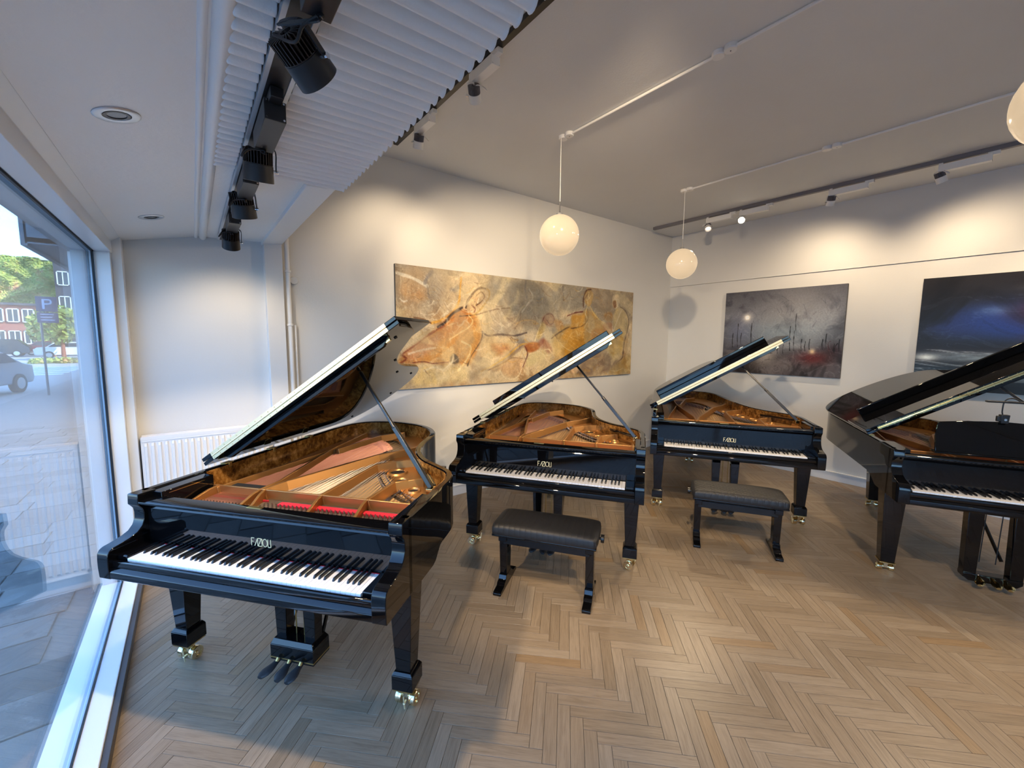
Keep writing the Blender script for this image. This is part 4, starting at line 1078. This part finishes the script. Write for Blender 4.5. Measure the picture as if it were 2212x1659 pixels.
b.line([(120,400),(150,425),(180,420)], .008, (.9, .87, .8), .8)
b.line([(630,230),(622,340),(610,440),(560,520),(470,580),(390,605)], .014, (.80, .58, .22), .85); b.line([(240,560),(330,575),(380,605)], .007, (.35, .2, .1), .7)
# large left figure
b.fill([(640,480),(560,520),(500,600),(400,670),(300,750),(150,860),(120,940),(230,945),(360,930),(480,950),(600,940),(640,960),(720,930),(780,800),(800,700),(780,580),(740,530)], (.70, .46, .20), .92, .04, .35)
b.fill([(520,560),(650,490),(680,560),(600,660),(480,740),(420,760),(440,660)], (.66, .38, .17), .7, .06)
b.fill([(160,850),(330,740),(450,700),(420,800),(330,880),(200,930)], (.72, .50, .36), .7, .06)
b.fill([(640,700),(760,640),(790,700),(740,830),(680,900),(620,800)], (.78, .60, .34), .7, .06)
b.fill([(430,780),(560,760),(620,820),(560,900),(430,920)], (.74, .52, .26), .5, .06)
b.fill([(320,960),(480,970),(600,960),(690,1000),(690,1080),(540,1100),(420,1120),(280,1130),(230,1090),(290,1010)], (.78, .68, .46), .8, .05)
b.fill([(480,1060),(600,980),(690,940),(700,1040),(620,1100)], (.72, .66, .52), .6, .04)
b.line([(440,640),(500,600),(560,530),(640,480)], .016, (.12, .10, .12), .85); b.line([(120,940),(180,900),(150,860),(250,790),(400,680),(490,630)], .01, (.42, .12, .06), .7)
b.line([(620,550),(700,545),(760,535)], .006, (.15, .08, .05), .8); b.line([(700,550),(730,590),(700,640),(620,690),(540,740)], .009, (.86, .74, .5), .8)
b.line([(640,760),(710,800),(710,850),(670,930),(610,1000)], .012, (.85, .76, .55), .8); b.line([(810,680),(805,740),(760,820),(720,880),(690,960)], .007, (.2, .16, .14), .7)
b.line([(200,860),(300,830),(420,810)], .012, (.90, .84, .74), .6); b.line([(230,935),(330,925),(400,940),(470,935),(530,930)], .008, (.35, .12, .08), .8)
b.fill([(545,930),(548,880),(575,860),(610,890),(615,930),(580,945)], (.10, .08, .09), .95, .015, .1); b.line([(570,870),(565,920),(535,955),(490,990)], .010, (.90, .88, .82), .9)
b.line([(330,1000),(420,970),(500,1000),(540,960)], .012, (.88, .84, .72), .6)
# head
b.fill([(680,470),(700,410),(750,350),(800,320),(850,340),(850,390),(820,440),(780,500),(740,535),(700,510)], (.74, .62, .46), .95, .02, .3)
b.line([(670,480),(690,420),(740,350),(790,318),(840,325)], .014, (.18, .11, .08), .9); b.line([(840,325),(868,350),(860,400),(830,450),(780,510),(740,540)], .012, (.62, .47, .20), .85)
b.line([(760,380),(800,350),(825,390),(800,430),(760,460)], .007, (.30, .18, .10), .85); b.line([(720,460),(750,490),(740,520)], .008, (.35, .15, .1), .8); b.line([(790,370),(770,440)], .006, (.88, .82, .7), .8)
# middle reclining shapes
b.line([(760,540),(860,510),(960,490),(1040,485)], .007, (.3, .2, .14), .8); b.line([(890,450),(960,490),(1010,560),(1090,620)], .008, (.45, .4, .36), .6)
b.line([(810,680),(860,712),(960,705),(1080,715),(1180,690)], .012, (.22, .18, .20), .75); b.line([(870,440),(920,455),(960,490)], .012, (.85, .8, .7), .6)
b.line([(1090,620),(1150,590),(1230,590),(1280,620)], .009, (.75, .62, .42), .7); b.line([(1140,520),(1190,450),(1230,400),(1200,330)], .012, (.84, .8, .74), .5)
b.fill([(830,720),(1000,715),(1090,740),(1060,820),(930,880),(830,900),(790,850)], (.80, .69, .50), .7, .06)
b.fill([(900,800),(1000,790),(1040,830),(960,880)], (.64, .38, .22), .5, .06)
b.fill([(880,990),(1010,880),(1120,780),(1170,790),(1060,890),(930,1010)], (.45, .38, .34), .7, .03)
b.line([(800,1010),(900,960),(1010,890),(1120,800),(1180,780)], .010, (.78, .60, .25), .8); b.line([(860,1000),(990,940),(1060,900),(1150,905)], .006, (.28, .18, .12), .7)
b.fill([(960,960),(1080,900),(1150,910),(1150,980),(1100,1050),(1000,1040)], (.72, .56, .40), .6, .05)
b.line([(960,1000),(1000,1060),(1070,1075),(1120,1040),(1150,960)], .010, (.87, .80, .66), .7)
b.fill([(1165,800),(1220,770),(1290,780),(1280,830),(1200,855)], (.60, .34, .16), .9, .02); b.line([(1165,800),(1190,870),(1150,975)], .009, (.32, .13, .15), .85)
b.fill([(1280,780),(1320,740),(1380,790),(1395,850),(1340,860)], (.50, .30, .24), .8, .03); b.line([(1270,850),(1360,830),(1390,860)], .008, (.88, .8, .66), .7)
b.fill([(1200,880),(1330,840),(1340,900),(1260,950),(1180,970)], (.76, .70, .52), .7, .04)
b.fill([(1260,730),(1290,640),(1320,600),(1340,640),(1290,740)], (.74, .62, .36), .8, .03)
b.fill([(1310,570),(1350,535),(1400,550),(1420,600),(1380,640),(1330,620)], (.62, .46, .36), .85, .02); b.line([(1310,600),(1340,545),(1390,540),(1410,590),(1380,625),(1350,590)], .009, (.36, .2, .18), .8)
b.fill([(1420,590),(1470,600),(1490,650),(1450,680),(1420,640)], (.66, .44, .20), .8, .03); b.line([(1300,620),(1270,700),(1250,760)], .008, (.86, .8, .62), .7)
b.fill([(1400,720),(1470,640),(1560,640),(1600,740),(1560,830),(1480,900),(1420,880),(1400,800)], (.70, .55, .28), .7, .05); b.line([(1390,740),(1440,700),(1530,650),(1590,655)], .010, (.20, .14, .12), .7)
# right seated figure
b.fill([(1560,550),(1640,540),(1680,500),(1730,520),(1790,590),(1850,660),(1850,740),(1780,830),(1690,850),(1600,840),(1540,780),(1480,740),(1500,680),(1550,640)], (.72, .53, .22), .9, .04, .4)
b.fill([(1520,760),(1620,740),(1700,690),(1700,800),(1600,880),(1500,900)], (.66, .46, .12), .7, .04)
b.fill([(1665,440),(1665,370),(1700,335),(1735,370),(1725,440),(1700,480)], (.66, .54, .34), .95, .02); b.line([(1655,480),(1655,400),(1680,345),(1715,335)], .012, (.30, .17, .08), .85); b.line([(1700,360),(1690,420),(1690,470),(1670,530),(1690,590),(1660,660)], .008, (.88, .82, .62), .8)
b.line([(1520,555),(1580,530),(1650,520)], .010, (.34, .12, .08), .85); b.line([(1690,500),(1690,590),(1640,640),(1550,660)], .008, (.30, .2, .1), .8); b.line([(1710,480),(1760,560),(1830,620)], .010, (.85, .72, .42), .8)
b.fill([(1700,560),(1740,570),(1750,660),(1700,690)], (.82, .72, .52), .7, .03); b.fill([(1720,690),(1780,660),(1850,690),(1830,740),(1740,760)], (.68, .40, .12), .8, .03)
b.fill([(1820,630),(1890,610),(1900,680),(1850,700)], (.62, .36, .20), .8, .03); b.fill([(1830,540),(1890,530),(1900,590),(1850,600)], (.66, .44, .18), .7, .03)
b.fill([(1895,430),(1905,385),(1945,380),(1958,420),(1945,480),(1920,500),(1900,470)], (.80, .73, .60), .95, .015); b.fill([(1900,440),(1925,430),(1930,480),(1910,490)], (.50, .34, .2), .8, .015)
b.fill([(1900,600),(1930,500),(1980,490),(2030,580),(2030,680),(1990,740),(1980,860),(1930,930),(1880,900),(1850,850),(1890,780),(1920,700)], (.78, .68, .46), .9, .03)
b.fill([(1920,690),(1990,740),(1970,850),(1900,880),(1870,820)], (.66, .50, .18), .7, .03); b.line([(1960,480),(2010,520),(2035,600),(2020,700),(1995,800),(1985,900),(1950,935)], .010, (.2, .13, .1), .8); b.line([(1900,600),(1905,680),(1960,540),(1980,500)], .009, (.9, .86, .74), .7)
b.fill([(1700,900),(1850,860),(1900,920),(1960,950),(1900,1000),(1780,1040),(1600,1050),(1640,960)], (.44, .36, .30), .75, .05)
b.fill([(1930,960),(2050,880),(2045,1020),(1880,1030)], (.62, .48, .22), .7, .05); b.fill([(1560,1000),(1600,970),(1610,1010),(1570,1030)], (.84, .70, .56), .8, .02)
b.fill([(740,900),(830,920),(860,1000),(760,1100),(700,1080)], (.52, .46, .38), .6, .05)
b.line([(1170,260),(1165,330),(1180,400)], .014, (.40, .40, .42), .6); b.line([(1480,300),(1485,420)], .008, (.35, .33, .32), .7)
for k in range(70):
    x_, y_ = b.rng.uniform(100, 2040), b.rng.uniform(200, 1050); a_ = b.rng.uniform(-.9, .9); l_ = b.rng.uniform(30, 110)
    c_ = [(.88, .84, .74), (.42, .30, .20), (.76, .58, .28)][k % 3]
    b.line([(x_, y_), (x_+l_*.5*math.cos(a_), y_+l_*.5*math.sin(a_)+12), (x_+l_*math.cos(a_), y_+l_*math.sin(a_))], .006, c_, .5)
for sd_, fq_, c_, w_, o_ in ((301, 4, (.90, .86, .76), .016, .55), (311, 7, (.88, .83, .72), .022, .45), (321, 5, (.34, .22, .14), .010, .45), (331, 3, (.66, .50, .24), .014, .5), (341, 11, (.42, .34, .28), .03, .35)):
    v_ = b.fbm(fq_, sd_, 4, warp=.6); b.mix(c_, np.clip(1-np.abs(v_-.5)/w_, 0, 1)*o_*np.clip(b.fbm(2, sd_+5, 2)*2.4-.6, 0, 1))
b.mix((.62, .57, .48), np.clip((b.fbm(3, 351, 4, warp=.5)-.55)*5, 0, .45)); b.mix((.84, .76, .58), np.clip((b.fbm(4, 361, 4, warp=.5)-.56)*5, 0, .4))
b.C *= (.84 + .32*n3)[..., None]
b.canvas('wall_painting', 'wide brown and ochre abstract painting of seated figures on the back wall', 'painting',
         Matrix.Translation((1.640, YB-.035, 1.272)), 3.825, 1.258, .03)
# right wall paintings: local +X runs towards -Y of the room
RW = lambda y, z: Matrix.Translation((XR-.034, y, z)) @ Matrix.Rotation(-math.pi/2, 4, 'Z')
d = Paint(300, 240, 1.26, [(148,238), (995,165), (948,830), (128,790)])
g1 = d.fbm(1.8, 2, 5, warp=.6); g2 = d.fbm(5, 12, 5, warp=.3)
d.C[:] = (.235, .235, .255); d.mix((.42, .43, .45), (g1-.42)*3*(1-np.abs(d.V-.42)*1.6)); d.mix((.14, .14, .17), (g2-.55)*4)
d.mix((.16, .16, .19), np.clip(.5-d.V*1.6, 0, .6)); d.glow((620,330), .30, (.43, .43, .44), .6); d.glow((500,520), .22, (.36, .42, .46), .5, 2.2, .6); d.glow((250,500), .18, (.27, .29, .38), .5)
d.mix((.10, .09, .10), np.clip((d.V-.70-.05*(g2-.5)*4)*9, 0, .9)); d.mix((.28, .26, .27), np.clip((g2-.52)*6, 0, 1)*(d.V > .72)*.8)
d.glow((430,690), .12, (.50, .48, .46), .75, 1.2, 1); d.glow((490,770), .12, (.34, .33, .34), .6, 1.6, .8); d.glow((760,690), .07, (.28, .09, .09), .8, 2.2, 1); d.glow((755,645), .028, (.75, .66, .52), .8); d.glow((900,640), .06, (.12, .06, .08), .7, 1.4, 1)
d.glow((300,410), .055, (.62, .60, .58), .8); d.glow((300,410), .024, (.96, .92, .84), 1)
for xs_, y0_, y1_ in ((235,455,620),(200,520,620),(258,520,600),(330,450,600),(600,470,640),(628,500,640),(553,600,660),(470,610,665),(515,605,660),(680,560,640),(705,575,640),(735,560,630),(825,560,630),(850,520,620),(940,560,640),(905,590,650),(640,380,500)):
    d.line([(xs_+3, y0_), (xs_-2, (y0_+y1_)/2), (xs_, y1_)], .0052, (.03, .03, .045), .9)
for k in range(26):
    x_ = d.rng.uniform(340, 960); y_ = d.rng.uniform(330, 560); d.line([(x_, y_), (x_+d.rng.uniform(-20, 25), y_-40), (x_+d.rng.uniform(-45, 50), y_-80)], .003, (.16, .16, .19), .25)
d.line([(905,650),(912,610),(930,585)], .006, (.05, .03, .05), .9); d.line([(870,640),(865,590),(880,570)], .005, (.2, .08, .1), .8)
vein = d.fbm(6, 71, 4, warp=.5); d.mix((.55, .55, .56), np.clip(1-np.abs(vein-.5)/.03, 0, 1)*.18*(d.V > .25))
d.mix((.12, .11, .12), np.clip(1-np.abs(d.fbm(9, 81, 4, warp=.4)-.5)/.025, 0, 1)*.5*(d.V > .7)); d.C = np.clip(d.C*1.42, 0, 1)
d.canvas('wall_painting', 'dark grey painting of bare misty trees under a pale moon', 'painting', RW(3.105, 1.335), 1.485, 1.185, .032)
s_ = Paint(330, 250, 1.28, [(1522,135), (2760,40), (2790,1060), (1445,845)])
g1 = s_.fbm(1.6, 4, 5, warp=.7); g2 = s_.fbm(4, 14, 5, warp=.4); g3 = s_.fbm(3, 24, 5, .6, 4, .2)
s_.C[:] = (.105, .095, .10); s_.glow((1850,400), .20, (.12, .22, .52), .75, 1.5, .75); s_.glow((1880,340), .07, (.30, .42, .62), .7, 1.5, .6); s_.glow((1650,440), .13, (.13, .17, .36), .6, 1.4, .7)
s_.glow((2080,480), .15, (.12, .20, .50), .7, 1.6, .5); s_.glow((2180,390), .10, (.42, .10, .10), .8, 1.4, .8); s_.glow((2080,350), .12, (.24, .10, .14), .6, 1.6, .7); s_.glow((2160,530), .06, (.40, .12, .12), .6, 2, .6)
s_.glow((2500,420), .22, (.14, .20, .46), .6, 1.4, .7); s_.glow((2160,190), .06, (.52, .50, .52), .6, 2.4, .5)
s_.mix((.05, .04, .05), (g2-.45)*3*(s_.V < .66)); s_.glow((1750,600), .10, (.10, .07, .08), .7, 4, .6)
band = np.exp(-((s_.V-.70-.03*(g1-.5)*3)/.040)**2); s_.mix((.55, .62, .66), band*(g3*1.7-.25)); s_.mix((.16, .20, .24), np.clip((s_.V-.74)*10, 0, .8))
s_.mix((.40, .46, .50), np.clip((g3-.60)*5, 0, .8)*(s_.V > .74)*(s_.V < .9)); s_.mix((.09, .09, .10), np.clip((s_.V-.87)*12, 0, .9)); s_.glow((1790,710), .03, (.78, .80, .78), .8, 2.4, .7); s_.glow((1520,635), .035, (.85, .88, .88), .8, 2, .8); s_.glow((2150,620), .05, (.80, .80, .76), .7, 3, .8)
s_.mix((.50, .58, .70), np.clip(1-np.abs(s_.fbm(5, 71, 5, .7, 2, .4)-.5)/.03, 0, 1)*.10*(s_.V < .62)*(s_.V > .18)); s_.mix((.75, .80, .82), np.clip(1-np.abs(s_.fbm(4, 75, 5, .5, 4, .3)-.5)/.03, 0, 1)*.4*(s_.V > .64)*(s_.V < .86))
s_.C = np.clip(s_.C*1.28, 0, 1)
s_.canvas('wall_painting', 'stormy dark sea painting with blue and red clouds, cut off by the right edge', 'painting', RW(.945, 1.285), 1.53, 1.215, .032)

# ------------------------------------------------------------------ outside
ZG = -.14
tg = struct('ground_street', MB().box(-80, -.6, -40, 160, ZG-.3, ZG-.03), 'asphalt')
# pavement slabs beside the shop
pv = MB(); rng = random.Random(3); y = -4.0
while y < 13:
    h_ = .30; x = -.60 - (rng.random()*.25)
    while x > -4.2:
        w_ = rng.uniform(.34, .62); pv.box(max(x-w_, -4.3)+.006, x-.006 if x < -.8 else -.60, y+.006, y+h_-.006, ZG-.06, ZG+rng.uniform(-.004, .004)); x -= w_
    y += h_
o = pv.build('paving_slabs', 'paving', tg, .004, 40, 1); o['kind'] = 'stuff'
struct('ground_pavement', MB().box(-4.4, -.6, -40, 60, ZG-.1, ZG-.012), 'paving').parent = None
# our own building beyond and above the shop window
eb = MB().box(-.60, 9, 4.32, 27, -.3, 13).box(-.60, 9, -30, 4.32, 4.25, 13).box(-.62, 9, -30, YF-.25, -.3, 4.3)
struct('wall_exterior_block', eb, 'extwall')
struct('wall_exterior_pier', MB().box(-.595, -.50, YB-.08, 4.34, -.3, 3.3), 'extwall')
cn = MB().box(-1.62, -.62, 8.2, 24, 2.98, 3.06).box(-1.66, -1.60, 8.2, 24, 2.95, 3.48).box(-1.62, -.62, 8.2, 8.26, 3.0, 3.48).box(-1.60, -.62, 8.2, 24, 3.42, 3.46)
t = thing('shop_canopy', 'grey metal canopy projecting from the facade outside the window', 'canopy', (-.62, 8.2, 2.95))
o = cn.build('canopy_panel', 'canopy', t); o.matrix_parent_inverse = Matrix.Translation(-t.location)
def far_windows(par, x0, x1, y, z0s, n, w, h, axis='x', mt='winlight'):
    for z0 in z0s:
        for i in range(n):
            xa = x0 + (x1-x0)*(i+.5)/n
            f = MB()
            f.box(xa-w/2, xa+w/2, y-.12, y, z0, z0+.10).box(xa-w/2, xa+w/2, y-.12, y, z0+h-.10, z0+h).box(xa-w/2, xa-w/2+.10, y-.12, y, z0, z0+h).box(xa+w/2-.10, xa+w/2, y-.12, y, z0, z0+h).box(xa-.04, xa+.04, y-.1, y, z0, z0+h)
            o = f.build('window', mt, par, fixn=False); o.matrix_parent_inverse = Matrix.Translation(-par.location)
            g = MB().box(xa-w/2+.05, xa+w/2-.05, y-.05, y+.02, z0+.05, z0+h-.05).build('window_pane', 'glassdark', o)
# ivy covered block
t = thing('ivy_building', 'tall building overgrown with green and yellow ivy across the street', 'building', (-25.8, 84, ZG))
MB().box(-14, 11.6, 0, 14, 0, 12.1).build('wall_block', 'darkfac', t)
gx, gz = 270, 120; vs = []; rs = np.random.RandomState(2)
for j in range(gz+1):
    for i in range(gx+1):
        vs.append((-14.2+26.0*i/gx+rs.uniform(-.04, .04), -.45-.5*math.sin(i*.21+1.3*math.sin(j*.13))*math.sin(j*.17+i*.05)-rs.uniform(0, .3), .1+12.2*j/gz+rs.uniform(-.04, .06)))
MB().add(vs, [(j*(gx+1)+i, j*(gx+1)+i+1, (j+1)*(gx+1)+i+1, (j+1)*(gx+1)+i) for j in range(gz) for i in range(gx)]).build('ivy_cover', 'ivy', t, 0, 10, kind='stuff')
MB().box(-14.2, 11.9, -.3, 14, 12.1, 12.35).build('roof_edge', 'winlight', t)
# low brick building
t = thing('brick_building', 'low red brick building with two rows of pale windows behind the parked cars', 'building', (-18, 70, ZG))
MB().box(-8, 4.55, 0, 8, 0, 5.3).build('brick_wall', 'brickwall', t); MB().box(-8.2, 4.75, -.3, 8.2, 5.3, 5.55).build('roof_edge', 'darkfac', t)
far_windows(t, -26, -13.6, 69.95, (.9, 3.3), 11, .95, 1.5)
# dark modern block
t = thing('office_building', 'dark grey office block with rows of pale windows at the end of the street', 'building', (-10.0, 70, ZG))
MB().box(-1.9, 3.9, 0, 10, 0, 15.0).build('wall_block', 'darkfac', t)
far_windows(t, -11.8, -7.0, 69.95, (4.8, 7.6, 10.4), 4, 1.0, 1.6)
# trees
def tree(label, x, y, h, r, seed):
    t = thing('street_tree', label, 'tree', (x, y, ZG), 0, None); rs = np.random.RandomState(seed)
    MB().cyl((0,0,0), (0,0,h*.6), .16, 8, .09).build('trunk', 'brickwall', t)
    P_ = rs.normal(size=(900, 3)); P_ /= np.linalg.norm(P_, axis=1)[:, None]; P_ *= (rs.rand(900, 1)**.4)*np.array([r, r, h*.36]); P_[:, 2] += h*.66
    mb = MB()
    for p in P_:
        a, b_ = Vector(rs.normal(size=3)).normalized()*.22, Vector(rs.normal(size=3)).normalized()*.22; p = Vector(p); mb.add([p-a, p+b_, p+a, p-b_], [(0,1,2,3)])
    mb.build('crown', 'ivy', t, 0, 10, fixn=False, kind='stuff')
tree('green street tree behind the parking sign', -10.4, 58, 4.6, 1.5, 1); tree('green street tree in front of the office block', -8.4, 50, 4.4, 1.3, 2); tree('leafy tree beside the ivy building corner', -12.4, 66, 4.2, 1.3, 3)
# cars
def car(label, x, y, rz, paint, suv=0):
    t = thing('parked_car', label, 'car', (x, y, ZG), rz, 'cars parked across the street'); L_, H_ = 4.4, 1.45+.2*suv
    side = [(-2.2,.35),(-2.2,.80),(-2.05,.95),(-1.5,1.0+.05*suv),(-.95,H_-.05),(-.3,H_),(.9+.5*suv,H_-.02),(1.6+.4*suv,1.02),(2.15,.92),(2.2,.45),(2.1,.30),(-2.1,.30)]
    MB().prism(side, lambda p, q: (p[0], q*(.96 if p[1] < 1.1 else .80), p[1]), -.85, .85).build('body', paint, t, .04, 30)
    gl = [(-1.38,1.02+.05*suv),(-.92,H_-.10),(.85+.45*suv,H_-.10),(1.35+.4*suv,1.04)]
    for sg in (-1, 1): MB().prism(gl, lambda p, q: (p[0], sg*(.80+q), p[1]), -.02, .03).build('side_window', 'glassdark', t)
    for wx in (-1.35, 1.35):
        for sg in (-1, 1):
            w = MB().cyl((wx, sg*.70, .32), (wx, sg*.87, .32), .32, 18).build('wheel', 'tyre', t); MB().cyl((wx, sg*.86, .32), (wx, sg*.885, .32), .20, 12).build('hub_cap', 'alu', w)
    for sg in (-1, 1): MB().box(-2.24, -2.15, sg*.6-.14, sg*.6+.14, .68, .82).build('headlight', 'winlight', t, .02)
car('dark estate car parked at the left edge of the window', -14.4, 60, R(4), 'car_dark', 1)
car('dark red car parked behind the estate car', -11.6, 64.2, R(6), 'car_red'); car('dark car parked below the parking sign', -9.3, 61.3, R(3), 'car_dark', 1)
car('white car parked at the far right of the row', -8.6, 54, R(10), 'car_white')
car('silver car parked in the shade, lowest at the left edge of the window', -5.9, 20.5, R(75), 'car_silver')
# parking sign
t = thing('parking_sign', 'dark blue parking sign with a pale P on a grey pole', 'sign', (-3.63, 20, ZG))
MB().cyl((-.17, .03, 0), (-.17, .03, 3.2), .03, 10).build('pole', 'pole', t)
MB().box(-.24, .24, -.01, .01, 2.72, 3.20).build('sign_plate', 'signblue', t, .004); MB().box(-.24, .24, -.01, .01, 2.36, 2.69).build('text_plate', 'signblue', t, .004)
pp = MB().box(-.10, -.045, -.016, -.010, 2.80, 3.12); arc = [(-.05, 3.12), (.03, 3.12), (.075, 3.10), (.10, 3.06), (.10, 3.01), (.075, 2.965), (.03, 2.945), (-.05, 2.945)]; ar2 = [(-.05, 3.07), (.02, 3.07), (.040, 3.055), (.048, 3.035), (.040, 3.01), (.02, 2.995), (-.05, 2.995)]
for i in range(7):
    a_, b_ = arc[i], arc[i+1]; pp.beam((a_[0], -.013, a_[1]-.02*(i < 2)+.02*(i > 4)), (b_[0], -.013, b_[1]-.02*(i < 1)+.02*(i > 4)), .006, .045, up=Vector((-(b_[1]-a_[1]), 0, b_[0]-a_[0])))
pp.build('letter', 'signlight', t)
for i, w_ in enumerate((.30, .26, .32)): MB().box(-.16, -.16+w_, -.014, -.010, 2.62-.09*i, 2.645-.09*i).build('text_line', 'signlight', t)
# crossing stripes, kerb island, bollards
for i in range(6): struct('trim_road_marking', MB().box(-9.6, -5.4, 31+i*1.5, 31.7+i*1.5, ZG-.03, ZG-.015), 'whitepaint')
t = thing('planting_strip', 'low strip of green plants on the traffic island', 'plants', (-7.6, 45, ZG)); rs = np.random.RandomState(9); mb = MB()
for k in range(700):
    p = Vector((rs.uniform(-1.6, 1.6), rs.uniform(-1.2, 1.2), rs.uniform(0, .3))); a_, b_ = Vector(rs.normal(size=3)).normalized()*.12, Vector(rs.normal(size=3)).normalized()*.12; mb.add([p-a_, p+b_, p+a_, p-b_], [(0,1,2,3)])
mb.build('foliage', 'ivy', t, 0, 10, fixn=False, kind='stuff')
for i, (x, y) in enumerate(((-2.55, 21), (-2.2, 25))):
    t = thing('bollard', ['dark bollard standing on the pavement edge outside the window', 'second dark bollard farther along the pavement'][i], 'bollard', (x, y, ZG)); MB().cyl((0,0,0), (0,0,1.0), .05, 12).cyl((0,0,.9), (0,0,1.02), .06, 12, .05).build('post', 'pole', t)
